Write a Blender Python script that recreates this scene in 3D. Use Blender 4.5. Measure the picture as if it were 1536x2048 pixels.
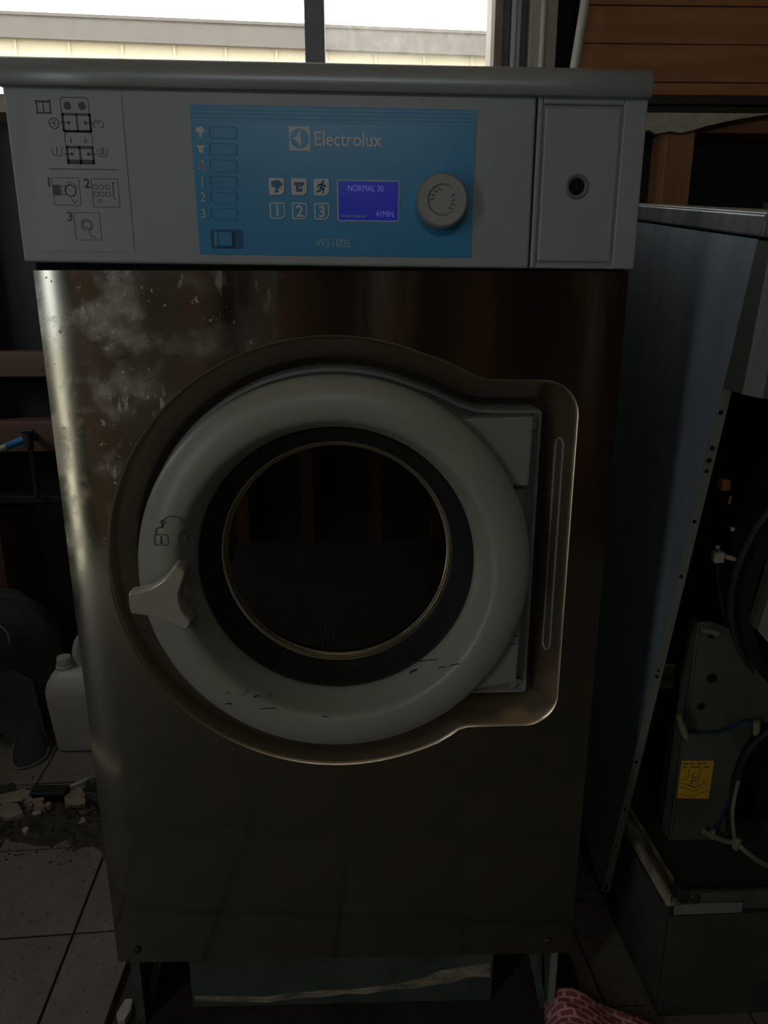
import bpy, bmesh, math, random
from mathutils import Vector, Matrix, noise as mnoise
random.seed(7)
PI = math.pi
C = bpy.context.scene.collection
for o in list(bpy.data.objects): bpy.data.objects.remove(o)
SC = bpy.context.scene

# ------------------------------------------------------------------ camera
cam = bpy.data.cameras.new('camera'); cam_o = bpy.data.objects.new('camera', cam); C.objects.link(cam_o)
cam.sensor_fit = 'VERTICAL'; cam.sensor_height = 36.0; cam.lens = 36.0 * 1450.0 / 2048.0
cam.clip_start = 0.02; cam.clip_end = 200
yaw, pitch = math.radians(1.529), math.radians(15.564)
fwd = Vector((math.sin(yaw)*math.cos(pitch), math.cos(yaw)*math.cos(pitch), -math.sin(pitch)))
rgt = Vector((math.cos(yaw), -math.sin(yaw), 0)); upv = rgt.cross(fwd)
cam_o.matrix_world = Matrix(((rgt.x, upv.x, -fwd.x, 0.0364), (rgt.y, upv.y, -fwd.y, -0.9231), (rgt.z, upv.z, -fwd.z, 1.1457), (0, 0, 0, 1)))
SC.camera = cam_o

# ------------------------------------------------------------------ sky, sun, exposure
SC.view_settings.view_transform = 'Standard'; SC.view_settings.look = 'None'
SC.view_settings.exposure = -0.80; SC.view_settings.gamma = 1.0; SC.view_settings.use_curve_mapping = False
W = bpy.data.worlds.new('sky'); SC.world = W; W.use_nodes = True
bg = W.node_tree.nodes['Background']; bg.inputs[0].default_value = (0.92, 0.985, 1.0, 1); bg.inputs[1].default_value = 9.0
sun = bpy.data.lights.new('sun', 'SUN'); sun.energy = 5.5; sun.angle = 0.01; sun.color = (1.0, 0.93, 0.80)
sun_o = bpy.data.objects.new('sun', sun); C.objects.link(sun_o)
sun_o.rotation_euler = Vector((-0.35, 0.70, -0.75)).to_track_quat('-Z', 'Y').to_euler()
def portal(name, loc, rot, sx, sy):
    l = bpy.data.lights.new(name, 'AREA'); l.shape = 'RECTANGLE'; l.size = sx; l.size_y = sy; l.cycles.is_portal = True
    o = bpy.data.objects.new(name, l); C.objects.link(o); o.location = loc; o.rotation_euler = rot
portal('window_portal', (-0.45, 1.33, 1.98), (PI/2, 0, PI), 1.7, 0.66)
portal('side_window_portal', (-1.66, 0.46, 1.60), (0, -PI/2, 0), 0.60, 0.80)
portal('doorway_portal', (-1.66, -2.02, 1.03), (0, -PI/2, 0), 2.06, 0.54)
portal('fill_window_portal', (-0.15, -2.72, 2.14), (PI/2, 0, 0), 1.1, 0.28)  # sampling portal of the added fill window behind the camera

# ------------------------------------------------------------------ materials
def nt(name):
    m = bpy.data.materials.new(name); m.use_nodes = True
    t = m.node_tree; return m, t, t.nodes['Principled BSDF']
def lin(c): return tuple((v/12.92 if v <= 0.04045 else ((v+0.055)/1.055)**2.4) for v in c)
def pm(name, col, rough=0.5, metal=0.0, var=0.25, scale=14.0, bump=0.0, stretch=(1,1,1), spec=0.5, col2=None, coat=0.0, fine=0.0):
    m, t, b = nt(name); N = t.nodes; L = t.links
    tc = N.new('ShaderNodeTexCoord'); mp = N.new('ShaderNodeMapping'); mp.inputs['Scale'].default_value = stretch
    L.new(tc.outputs['Object'], mp.inputs[0])
    n = N.new('ShaderNodeTexNoise'); n.inputs['Scale'].default_value = scale; n.inputs['Detail'].default_value = 6; n.inputs['Roughness'].default_value = .65
    L.new(mp.outputs[0], n.inputs['Vector'])
    r = N.new('ShaderNodeValToRGB'); c1 = tuple(v*(1-var) for v in col); c2 = col2 or tuple(min(1, v*(1+var)) for v in col)
    r.color_ramp.elements[0].position = .3; r.color_ramp.elements[1].position = .7
    r.color_ramp.elements[0].color = (*c1, 1); r.color_ramp.elements[1].color = (*c2, 1)
    L.new(n.outputs[0], r.inputs[0]); out = r.outputs[0]
    if fine:
        n2 = N.new('ShaderNodeTexNoise'); n2.inputs['Scale'].default_value = scale*14; n2.inputs['Detail'].default_value = 3
        L.new(tc.outputs['Object'], n2.inputs['Vector'])
        r2 = N.new('ShaderNodeValToRGB'); r2.color_ramp.elements[0].position = .60; r2.color_ramp.elements[1].position = .70
        r2.color_ramp.elements[0].color = (1, 1, 1, 1); r2.color_ramp.elements[1].color = (1-fine,)*3+(1,)
        L.new(n2.outputs[0], r2.inputs[0])
        mx = N.new('ShaderNodeMixRGB'); mx.blend_type = 'MULTIPLY'; mx.inputs[0].default_value = 1
        L.new(out, mx.inputs[1]); L.new(r2.outputs[0], mx.inputs[2]); out = mx.outputs[0]
    L.new(out, b.inputs['Base Color'])
    b.inputs['Roughness'].default_value = rough; b.inputs['Metallic'].default_value = metal
    b.inputs['Specular IOR Level'].default_value = spec; b.inputs['Coat Weight'].default_value = coat
    if bump:
        bp = N.new('ShaderNodeBump'); bp.inputs['Strength'].default_value = bump; bp.inputs['Distance'].default_value = .004
        L.new(n.outputs[0], bp.inputs['Height']); L.new(bp.outputs[0], b.inputs['Normal'])
    return m
def emit(name, col, s):
    m, t, b = nt(name); b.inputs['Base Color'].default_value = (*col, 1); b.inputs['Roughness'].default_value = .25
    b.inputs['Emission Color'].default_value = (*col, 1); b.inputs['Emission Strength'].default_value = s; return m

def steel_front():
    m, t, b = nt('brushed_stainless'); N = t.nodes; L = t.links
    tc = N.new('ShaderNodeTexCoord')
    def noise(scale, stretch, det=5):
        mp = N.new('ShaderNodeMapping'); mp.inputs['Scale'].default_value = stretch; L.new(tc.outputs['Object'], mp.inputs[0])
        n = N.new('ShaderNodeTexNoise'); n.inputs['Scale'].default_value = scale; n.inputs['Detail'].default_value = det; n.inputs['Roughness'].default_value = .6
        L.new(mp.outputs[0], n.inputs['Vector']); return n.outputs[0]
    def ramp(src, a, bb, ca=0.0, cb=1.0):
        r = N.new('ShaderNodeMapRange'); r.inputs[1].default_value = a; r.inputs[2].default_value = bb; r.inputs[3].default_value = ca; r.inputs[4].default_value = cb
        L.new(src, r.inputs[0]); return r.outputs[0]
    def mul(a, c):
        n = N.new('ShaderNodeMath'); n.operation = 'MULTIPLY'; L.new(a, n.inputs[0])
        if isinstance(c, float): n.inputs[1].default_value = c
        else: L.new(c, n.inputs[1])
        return n.outputs[0]
    def add(a, c):
        n = N.new('ShaderNodeMath'); n.operation = 'ADD'; n.use_clamp = True; L.new(a, n.inputs[0]); L.new(c, n.inputs[1]); return n.outputs[0]
    sep = N.new('ShaderNodeSeparateXYZ'); L.new(tc.outputs['Object'], sep.inputs[0])
    # grime and splashes gathered on the upper left of the panel
    reg = mul(ramp(sep.outputs[0], -0.05, -0.24), ramp(sep.outputs[2], 0.72, 1.0))
    smear = mul(ramp(noise(13, (1, 1, 1), 12), .50, .72), reg)
    spots = mul(ramp(noise(62, (1, 1, 1), 2), .66, .73), reg)
    specks = mul(ramp(noise(190, (1, 1, 1), 2), .69, .75), reg)
    scr = mul(ramp(noise(30, (1.8, 1, .5), 5), .62, .68), reg)
    streak = mul(ramp(noise(11, (1.0, 1, .10), 4), .52, .75), ramp(sep.outputs[2], 0.95, 1.19))
    dust = add(add(mul(smear, .30), mul(spots, .95)), add(add(mul(specks, .95), mul(scr, .6)), mul(streak, .16)))
    base = N.new('ShaderNodeMixRGB'); base.inputs[1].default_value = (.22, .213, .185, 1); base.inputs[2].default_value = (.31, .30, .26, 1)
    L.new(noise(4, (1, 1, .3), 5), base.inputs[0])
    L.new(base.outputs[0], b.inputs['Base Color']); b.inputs['Metallic'].default_value = 1
    rr = add(ramp(noise(6, (1, 1, 1), 6), .3, .75, .09, .17), mul(smear, .25)); L.new(rr, b.inputs['Roughness'])
    b.inputs['Anisotropic'].default_value = .55
    tg = N.new('ShaderNodeTangent'); tg.direction_type = 'RADIAL'; tg.axis = 'Z'; L.new(tg.outputs[0], b.inputs['Tangent'])
    bp = N.new('ShaderNodeBump'); bp.inputs['Strength'].default_value = .12; bp.inputs['Distance'].default_value = .02
    L.new(noise(3.2, (1.6, 1, .55), 1), bp.inputs['Height']); L.new(bp.outputs[0], b.inputs['Normal'])
    df = N.new('ShaderNodeBsdfDiffuse'); df.inputs[0].default_value = (.80, .77, .68, 1)
    mx = N.new('ShaderNodeMixShader'); L.new(dust, mx.inputs[0]); L.new(b.outputs[0], mx.inputs[1]); L.new(df.outputs[0], mx.inputs[2])
    L.new(mx.outputs[0], N['Material Output'].inputs[0]); return m

def glass(name, dust=0.0, tint=(1, 1, 1), rough=0.0):
    m, t, b = nt(name); N = t.nodes; L = t.links; N.remove(b)
    tr = N.new('ShaderNodeBsdfTransparent'); tr.inputs[0].default_value = (*tint, 1)
    gl = N.new('ShaderNodeBsdfGlossy'); gl.inputs['Roughness'].default_value = rough
    fr = N.new('ShaderNodeFresnel'); fr.inputs[0].default_value = 1.5
    mx = N.new('ShaderNodeMixShader'); L.new(fr.outputs[0], mx.inputs[0]); L.new(tr.outputs[0], mx.inputs[1]); L.new(gl.outputs[0], mx.inputs[2])
    out = mx.outputs[0]
    if dust:
        tl = N.new('ShaderNodeBsdfTranslucent'); tl.inputs[0].default_value = (.8, .8, .78, 1)
        tc = N.new('ShaderNodeTexCoord'); n = N.new('ShaderNodeTexNoise'); n.inputs['Scale'].default_value = 30; n.inputs['Detail'].default_value = 9; n.inputs['Roughness'].default_value = .8
        L.new(tc.outputs['Object'], n.inputs['Vector'])
        r = N.new('ShaderNodeMapRange'); r.inputs[1].default_value = .35; r.inputs[2].default_value = .75; r.inputs[3].default_value = dust*.4; r.inputs[4].default_value = dust*1.8
        L.new(n.outputs[0], r.inputs[0])
        m2 = N.new('ShaderNodeMixShader'); L.new(r.outputs[0], m2.inputs[0]); L.new(out, m2.inputs[1]); L.new(tl.outputs[0], m2.inputs[2]); out = m2.outputs[0]
    L.new(out, N['Material Output'].inputs[0]); return m

def rag_mat():
    m, t, b = nt('checked_cloth'); N = t.nodes; L = t.links
    uv = N.new('ShaderNodeUVMap'); br = N.new('ShaderNodeTexBrick')
    br.inputs['Color1'].default_value = (.38, .10, .10, 1); br.inputs['Color2'].default_value = (.36, .07, .075, 1); br.inputs['Mortar'].default_value = (.70, .38, .36, 1)
    br.inputs['Scale'].default_value = 1.0; br.inputs['Mortar Size'].default_value = .13; br.inputs['Mortar Smooth'].default_value = .5
    br.inputs['Brick Width'].default_value = .95; br.inputs['Row Height'].default_value = .62
    L.new(uv.outputs[0], br.inputs['Vector']); L.new(br.outputs[0], b.inputs['Base Color']); b.inputs['Roughness'].default_value = .9; return m
def drum_mat():
    m, t, b = nt('perforated_drum'); N = t.nodes; L = t.links
    uv = N.new('ShaderNodeUVMap'); v = N.new('ShaderNodeTexVoronoi'); v.inputs['Randomness'].default_value = 0; v.inputs['Scale'].default_value = 1
    L.new(uv.outputs[0], v.inputs['Vector'])
    r = N.new('ShaderNodeValToRGB'); r.color_ramp.elements[0].position = .26; r.color_ramp.elements[1].position = .34
    r.color_ramp.elements[0].color = (.004, .004, .004, 1); r.color_ramp.elements[1].color = (.8, .76, .64, 1)
    L.new(v.outputs['Distance'], r.inputs[0]); L.new(r.outputs[0], b.inputs['Base Color'])
    b.inputs['Metallic'].default_value = .8; b.inputs['Roughness'].default_value = .4; return m

M = dict(
 steel=steel_front(),
 steel_flange=pm('rolled_stainless', (.62, .52, .39), .30, .97, .08, 9),
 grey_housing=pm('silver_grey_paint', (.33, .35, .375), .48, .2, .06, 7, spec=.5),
 grey_lid=pm('worn_silver_edge', (.36, .38, .41), .36, .3, .08, 9),
 door_grey=pm('light_grey_plastic', (.30, .308, .262), .36, 0, .05, 8),
 hinge_grey=pm('hinge_grey_plastic', (.22, .22, .195), .45, 0, .05, 8),
 frame_grey=pm('surround_grey_plastic', (.22, .23, .225), .40, 0, .05, 8),
 handle=pm('ivory_plastic', (.37, .345, .285), .28, 0, .04, 8),
 rubber=pm('black_rubber', (.010, .011, .012), .55, 0, .2, 20, spec=.25),
 black=pm('matt_black', (.008, .008, .009), .8, 0, .2, 20, spec=.2),
 side=pm('grey_enamelled_side', (.16, .18, .20), .40, .1, .1, 6),
 blue=pm('blue_overlay', (.05, .30, .58), .30, 0, .03, 6),
 blue_pale=pm('pale_blue_stripe', (.14, .34, .56), .35, 0, .03, 6),
 blue_dark=pm('dark_blue_plastic', (.02, .13, .30), .3, 0, .03, 6),
 blue_line=pm('slot_blue', (.06, .30, .56), .4, 0, .03, 6),
 white_print=pm('white_print', (.66, .70, .68), .5, 0, .02, 6),
 pale_print=pm('pale_blue_print', (.34, .54, .64), .5, 0, .02, 6),
 dark_print=pm('dark_grey_print', (.085, .085, .09), .5, 0, .02, 6),
 scuff=pm('black_scuff', (.03, .03, .03), .7, 0, .2, 40),
 sticker=pm('sticker_silver', (.35, .37, .395), .36, .15, .04, 6),
 screen=emit('backlit_lcd', (.012, .018, .36), .42),
 screen_txt=emit('lcd_characters', (.20, .26, .62), .35),
 dial=pm('dial_grey_plastic', (.34, .34, .33), .4, 0, .05, 8),
 door_glass=glass('door_glass', 0.0, (.62, .62, .56)),
 chrome=pm('polished_rim', (.55, .52, .42), .22, 1, .05, 8),
 drum=drum_mat(), drum_back=pm('drum_back_steel', (.10, .095, .08), .5, .7, .2, 6),
 galv=pm('dirty_galvanised', (.075, .095, .080), .6, .3, .35, 9, .2),
 rust=pm('limescale_rust', (.25, .22, .15), .9, 0, .8, 22, .5, (1, 1, 3)),
 n_side=pm('blue_grey_coated_steel', (.46, .54, .62), .46, .6, .16, 8, 0, (2.2, 2.2, .35)),
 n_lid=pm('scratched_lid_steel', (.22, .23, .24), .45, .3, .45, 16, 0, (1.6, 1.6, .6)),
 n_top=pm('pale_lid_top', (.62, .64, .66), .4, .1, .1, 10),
 n_front=pm('grey_front_coat', (.10, .108, .10), .42, .1, .08, 8),
 n_flange=pm('folded_edge_grey', (.20, .21, .185), .5, .2, .12, 10),
 n_tub=pm('pale_tub_front', (.22, .22, .185), .45, .05, .1, 10),
 n_sheet=pm('olive_grey_bracket', (.080, .090, .066), .55, .2, .3, 8, .1),
 n_plinth=pm('dark_plinth_steel', (.050, .053, .038), .55, .2, .3, 9, .1),
 n_plinth_side=pm('soiled_plinth_side', (.045, .047, .042), .75, .1, .4, 9, .15),
 yellow=pm('yellow_label', (.55, .33, .012), .5, 0, .06, 9),
 orange=pm('orange_connector', (.50, .20, .015), .45, 0, .1, 30),
 ivory=pm('ivory_connector', (.40, .34, .25), .45, 0, .1, 30),
 wire_blue=pm('blue_wire', (.01, .02, .07), .5, 0, .1, 30),
 tube_pale=pm('pale_conduit', (.17, .17, .105), .5, 0, .2, 30),
 wood_red=pm('reddish_timber', (.30, .125, .055), .6, 0, .30, 9, .1, (.35, 1, 5)),
 wood_dark=pm('dark_timber', (.12, .060, .036), .7, 0, .3, 9, .1, (.35, 1, 5)),
 stud_wood=pm('stud_timber', (.34, .16, .07), .6, 0, .25, 9, .1, (5, 1, .35)),
 panel_wood=pm('warm_board_panelling', (.40, .18, .075), .48, 0, .22, 6, .05, (.4, 1, 4)),
 rail_dark=pm('dark_rail', (.03, .026, .024), .6, 0, .2, 12),
 paper=pm('black_building_paper', (.012, .013, .016), .7, 0, .3, 5),
 plaster=pm('torn_plasterboard', (.50, .45, .36), .9, 0, .2, 40, .3),
 wall_dim=pm('bare_wall_lining', (.08, .068, .058), .8, 0, .25, 5, 0, (3, 3, .3)),
 wall_dark=pm('dark_wall_lining', (.04, .036, .032), .8, 0, .25, 5, 0, (3, 3, .3)),
 ceil=pm('ceiling_lining', (.62, .53, .37), .9, 0, .12, 5),
 win_frame=pm('weathered_mullion', (.19, .19, .23), .5, 0, .15, 10),
 win_wood=pm('window_jamb_timber', (.30, .24, .20), .6, 0, .15, 10),
 alu=pm('white_aluminium', (.62, .66, .72), .35, .1, .05, 10),
 cream=pm('cream_trim_paint', (.46, .44, .38), .55, 0, .08, 10),
 pvc=pm('white_pvc', (.70, .70, .66), .4, 0, .04, 10),
 pane=glass('window_pane', .02), pane_dirty=glass('dusty_window_pane', .09),
 fascia=pm('grey_beige_fascia', (.076, .063, .052), .7, 0, .05, 2),
 cream_wall=pm('cream_cladding', (.42, .355, .24), .7, 0, .05, 3),
 ground=pm('pale_concrete_yard', (.50, .46, .37), .9, 0, .15, 2, .2, fine=.3),
 tile=pm('worn_grey_tile', (.20, .172, .138), .55, 0, .22, 7, .05, fine=.55),
 grout=pm('dirty_floor_base', (.045, .038, .028), .9, 0, .5, 12, .4),
 soil=pm('crumbled_dirt', (.05, .042, .025), .95, 0, .6, 60, .6),
 shard=pm('broken_tile', (.27, .21, .15), .8, 0, .3, 25, .2),
 shard_white=pm('white_chip', (.40, .38, .34), .7, 0, .15, 25),
 lump=pm('black_rubber_scrap', (.012, .012, .013), .6, 0, .3, 20, .3),
 cloth=pm('dark_grey_fabric', (.036, .036, .030), .85, 0, .18, 14, .15),
 piping=pm('pale_piping', (.22, .22, .19), .7, 0, .1, 30),
 jug=pm('white_hdpe', (.40, .385, .34), .42, 0, .05, 9),
 tap_blue=pm('blue_hose', (.03, .22, .50), .4, 0, .25, 30),
 iron=pm('dark_iron_pipe', (.035, .032, .032), .6, .4, .4, 20),
 rag=rag_mat(), board=pm('dark_offcut', (.07, .055, .045), .8, 0, .3, 12),
)

# ------------------------------------------------------------------ mesh helpers
class MB:
    def __init__(s): s.v = []; s.f = []; s.uv = None
    def add(s, vs, fs):
        b = len(s.v); s.v += [tuple(v) for v in vs]; s.f += [tuple(i+b for i in f) for f in fs]; return s
    def box(s, x0, x1, y0, y1, z0, z1, bev=0.0):
        bm = bmesh.new(); bmesh.ops.create_cube(bm, size=1)
        for v in bm.verts: v.co = Vector(((x0+x1)/2+v.co.x*(x1-x0), (y0+y1)/2+v.co.y*(y1-y0), (z0+z1)/2+v.co.z*(z1-z0)))
        if bev: bmesh.ops.bevel(bm, geom=bm.edges[:], offset=bev, segments=2, affect='EDGES', profile=.5)
        bm.verts.index_update(); s.add([v.co for v in bm.verts], [[v.index for v in f.verts] for f in bm.faces]); bm.free(); return s
    def prism(s, pts, y0, y1):                        # (x,z) outline, y0 in front
        n = len(pts); vs = [(x, y0, z) for x, z in pts]+[(x, y1, z) for x, z in pts]
        fs = [list(range(n)), list(range(2*n-1, n-1, -1))]+[[i, (i+1) % n, n+(i+1) % n, n+i][::-1] for i in range(n)]
        return s.add(vs, fs)
    def lathe(s, prof, cx, cz, seg=96):               # (r,y) profile round a y axis
        n = len(prof); vs = []; fs = []
        for i in range(seg):
            a = 2*PI*i/seg
            vs += [(cx+r*math.cos(a), y, cz+r*math.sin(a)) for r, y in prof]
        for i in range(seg):
            j = (i+1) % seg
            for k in range(n-1): fs.append([i*n+k, j*n+k, j*n+k+1, i*n+k+1])
        return s.add(vs, fs)
    def tube(s, pts, r, seg=8, cap=True):
        pts = [Vector(p) for p in pts]; n = len(pts); vs = []; fs = []
        up = None
        for i, p in enumerate(pts):
            d = (pts[min(i+1, n-1)]-pts[max(i-1, 0)]).normalized()
            if up is None: up = d.orthogonal().normalized()
            up = (up-d*up.dot(d)).normalized(); q = d.cross(up)
            rr = r[i] if isinstance(r, (list, tuple)) else r
            vs += [p+rr*(math.cos(2*PI*k/seg)*up+math.sin(2*PI*k/seg)*q) for k in range(seg)]
        for i in range(n-1):
            for k in range(seg): fs.append([i*seg+k, i*seg+(k+1) % seg, (i+1)*seg+(k+1) % seg, (i+1)*seg+k])
        if cap: fs += [list(range(seg))[::-1], [(n-1)*seg+k for k in range(seg)]]
        return s.add(vs, fs)
    def ribbon(s, path, w, y, th=.0005, closed=False):
        P = [Vector(p) for p in path]; n = len(P)
        for i in range(n if closed else n-1):
            a, b = P[i], P[(i+1) % n]; d = b-a
            if d.length < 1e-7: continue
            d.normalize(); q = Vector((-d.y, d.x))*w/2; a2 = a-d*w*.35; b2 = b+d*w*.35
            s.prism([a2-q, b2-q, b2+q, a2+q], y-th, y)
        return s
    def disc(s, cx, cz, r, y0, y1, seg=24): return s.prism([(cx+r*math.cos(2*PI*i/seg), cz+r*math.sin(2*PI*i/seg)) for i in range(seg)], y0, y1)
    def xf(s, fn): s.v = [tuple(fn(Vector(v))) for v in s.v]; return s
    def build(s, name, mat, parent=None, smooth=False, recalc=True):
        me = bpy.data.meshes.new(name); me.from_pydata(s.v, [], s.f)
        if recalc:
            bm = bmesh.new(); bm.from_mesh(me); bmesh.ops.recalc_face_normals(bm, faces=bm.faces[:]); bm.to_mesh(me); bm.free()
        if s.uv:
            ul = me.uv_layers.new(name='UVMap')
            for lp in me.loops: ul.data[lp.index].uv = s.uv[lp.vertex_index]
        me.materials.append(mat)
        if smooth:
            for p in me.polygons: p.use_smooth = True
            if smooth != 'all': me.set_sharp_from_angle(angle=math.radians(38))
        me.update(); return link(name, me, parent)
def link(name, data, parent=None):
    o = bpy.data.objects.new(name, data); C.objects.link(o)
    if parent is not None:
        o.parent = parent; p = parent; off = Vector()
        while p: off += p.location; p = p.parent
        o.location = -off
    return o
def tag(o, label, cat, group=None):
    o['label'] = label; o['category'] = cat
    if group: o['group'] = group
    return o
def thing(name, loc, label, cat, group=None):
    o = bpy.data.objects.new(name, None); o.empty_display_size = .05; C.objects.link(o); o.location = loc
    return tag(o, label, cat, group)
def struct(o, label=None):
    o['kind'] = 'structure'
    if label: o['label'] = label
    return o
def text(name, s, size, x, z, y, mat, parent, align='LEFT', sx=1.0, bold=0.0):
    cu = bpy.data.curves.new(name, 'FONT'); cu.body = s; cu.size = size; cu.extrude = .0003; cu.align_x = align; cu.offset = bold
    t = bpy.data.objects.new(name, cu); C.objects.link(t)
    dg = bpy.context.evaluated_depsgraph_get(); me = bpy.data.meshes.new_from_object(t.evaluated_get(dg))
    bpy.data.objects.remove(t); me.name = name
    for v in me.vertices:
        c = v.co.copy(); xx = x+c.x*sx; v.co = Vector((xx, y-c.z-.0003, z+c.y+(ZT(xx)-ZT(x))))
    me.materials.clear(); me.materials.append(mat); me.flip_normals() if False else None
    return link(name, me, parent)
def smooth_pts(pts, k=6, closed=False):
    P = [Vector(p) for p in pts]; n = len(P); out = []
    for i in range(n if closed else n-1):
        g = (lambda j: P[j % n]) if closed else (lambda j: P[max(0, min(n-1, j))])
        a, b, c, d = g(i-1), g(i), g(i+1), g(i+2)
        for t in [q/k for q in range(k)]:
            out.append(.5*((2*b)+(c-a)*t+(2*a-5*b+4*c-d)*t*t+(-a+3*b-3*c+d)*t**3))
    if not closed: out.append(P[-1])
    return out
def rrect(x0, x1, z0, z1, r, seg=5):
    rs = r if isinstance(r, (list, tuple)) else [r]*4; out = []
    for (cx, cz, a0, q) in ((x1-rs[0], z1-rs[0], 0, rs[0]), (x0+rs[1], z1-rs[1], PI/2, rs[1]), (x0+rs[2], z0+rs[2], PI, rs[2]), (x1-rs[3], z0+rs[3], 3*PI/2, rs[3])):
        out += [(cx+q*math.cos(a0+PI/2*i/seg), cz+q*math.sin(a0+PI/2*i/seg)) for i in range(seg+1)]
    return out
ZT = lambda x: -0.0108*x

# ================================================================== SETTING
YW = 1.15
floor = struct(MB().box(-1.66, 1.95, -2.7, 1.30, -.12, -.012).build('floor', M['grout']))
# --- tiles, laid a few degrees off the machine's axis
ang = math.radians(3.6); ex = Vector((math.cos(ang), math.sin(ang))); ey = Vector((-math.sin(ang), math.cos(ang)))
T0 = Vector((-0.541, 0.4475)); PIT = .2385
def clip(poly, ax, val, keep_less):
    out = []
    for i in range(len(poly)):
        a, b = poly[i], poly[(i+1) % len(poly)]; ia = (a[ax] <= val) == keep_less; ib = (b[ax] <= val) == keep_less
        if ia: out.append(a)
        if ia != ib:
            t = (val-a[ax])/(b[ax]-a[ax]); out.append(a+(b-a)*t)
    return out
def tile_mesh(poly):
    n = len(poly); c = sum((Vector(p) for p in poly), Vector((0, 0)))/n; vs = []; fs = []
    for k, (ins, z) in enumerate(((0, -.014), (0, -.0012), (.0014, 0))):
        for p in poly:
            d = (c-p); q = p+(d.normalized()*ins if d.length > ins else d*0); vs.append((q.x, q.y, z))
    for k in range(2):
        for i in range(n): fs.append([k*n+i, k*n+(i+1) % n, (k+1)*n+(i+1) % n, (k+1)*n+i])
    fs.append([2*n+i for i in range(n)]); return MB().add(vs, fs)
shared = None
for i in range(-6, 12):
    for j in range(-14, 5):
        c0 = T0+ex*(i*PIT)+ey*(j*PIT); g = .0022
        poly = [c0+ex*a+ey*b for a, b in ((g, g), (PIT-g, g), (PIT-g, PIT-g), (g, PIT-g))]
        if any(p.x < -1.56 or p.x > 1.85 or p.y > YW-.02 or p.y < -2.55 for p in poly):
            for ax, v, k in ((0, -1.56, False), (0, 1.85, True), (1, YW-.02, True), (1, -2.55, False)):
                poly = clip(poly, ax, v, k)
                if len(poly) < 3: break
            if len(poly) < 3: continue
            parts = [poly]
        elif all(p.y < -.12 for p in poly): parts = 'whole'
        elif all(p.x < -.405 or p.x > .405 for p in poly) and not (min(p.x for p in poly) < 0 < max(p.x for p in poly)): parts = 'whole'
        else:
            parts = [q for q in (clip(poly, 0, -.405, True), clip(poly, 0, .408, False)) if len(q) > 2]
            mid = clip(clip(poly, 0, -.405, False), 0, .408, True); mid = clip(mid, 1, -.12, True) if len(mid) > 2 else []
            if len(mid) > 2: parts.append(mid)
        if parts == 'whole':
            if shared is None:
                q = [p-c0 for p in poly]; t = tile_mesh(q).build('floor_tile', M['tile'], floor); shared = t.data
            else: t = link('floor_tile', shared, floor)
            t.location = (c0.x, c0.y, random.uniform(-.0008, .0008)); t.rotation_euler = (random.uniform(-.003, .003), random.uniform(-.003, .003), 0)
        else:
            for q in parts: tile_mesh(q).build('floor_tile', M['tile'], floor)

# --- wall behind the machines: black paper, timber frame, panelling, window
WX0, WX1, WZ0, WZ1 = -1.30, .372, 1.665, 2.30
wb = MB()
wb.box(-1.66, WX0-.03, YW+.11, YW+.20, 0, 2.5); wb.box(WX1+.02, 1.95, YW+.11, YW+.20, 0, 2.5)
wb.box(WX0-.03, WX1+.02, YW+.11, YW+.20, 0, WZ0-.03); wb.box(WX0-.03, WX1+.02, YW+.11, YW+.20, WZ1+.03, 2.5)
wall_back = struct(wb.build('wall_back', M['paper']))
def wbpart(name, mat, *b, bev=.003): return MB().box(*b, bev).build(name, M[mat], wall_back)
wbpart('noggin', 'wood_dark', -1.60, -.40, YW, YW+.10, .966, 1.035)
wbpart('noggin', 'wood_dark', -1.60, -.40, YW, YW+.10, .754, .841)
wbpart('rail', 'iron', -1.60, -.40, YW-.02, YW+.03, .606, .628)
wbpart('stud', 'wood_dark', -1.14, -1.045, YW+.005, YW+.10, 0, .605)
wbpart('stud', 'wood_dark', -1.14, -1.045, YW+.012, YW+.10, .629, 1.62)
wbpart('stud', 'stud_wood', .832, .909, YW, YW+.10, 0, 1.60)
wbpart('stud', 'stud_wood', 1.38, 1.457, YW, YW+.10, 0, 1.60)
wbpart('stud', 'stud_wood', .45, .527, YW+.02, YW+.10, 0, 1.655)
wbpart('noggin', 'wood_red', .93, 1.90, YW+.025, YW+.10, 1.598, 1.640)
wbpart('rail', 'rail_dark', .545, 1.92, YW-.02, YW+.06, 1.655, 1.676)
wbpart('rail', 'rail_dark', .545, 1.92, YW-.012, YW+.06, 1.637, 1.653)
z = 1.678
for k in range(9):
    h = (.030, .086, .084, .090, .088, .090, .088, .090, .09)[k]
    wbpart('plank', 'panel_wood', .585, 1.92, YW-.012+random.uniform(-.0012, .0012), YW+.02, z, min(z+h-.0022, 2.44), bev=.0018); z += h
# torn strip of plasterboard hanging under the rail
tp = [(.70, 1.636), (1.10, 1.636), (1.05, 1.629), (.985, 1.618), (.93, 1.606), (.895, 1.596), (.865, 1.589), (.835, 1.593), (.80, 1.587), (.78, 1.595), (.75, 1.590), (.70, 1.598)]
struct(MB().prism(tp, YW-.016, YW-.004).build('trim_1', M['plaster']))
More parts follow.
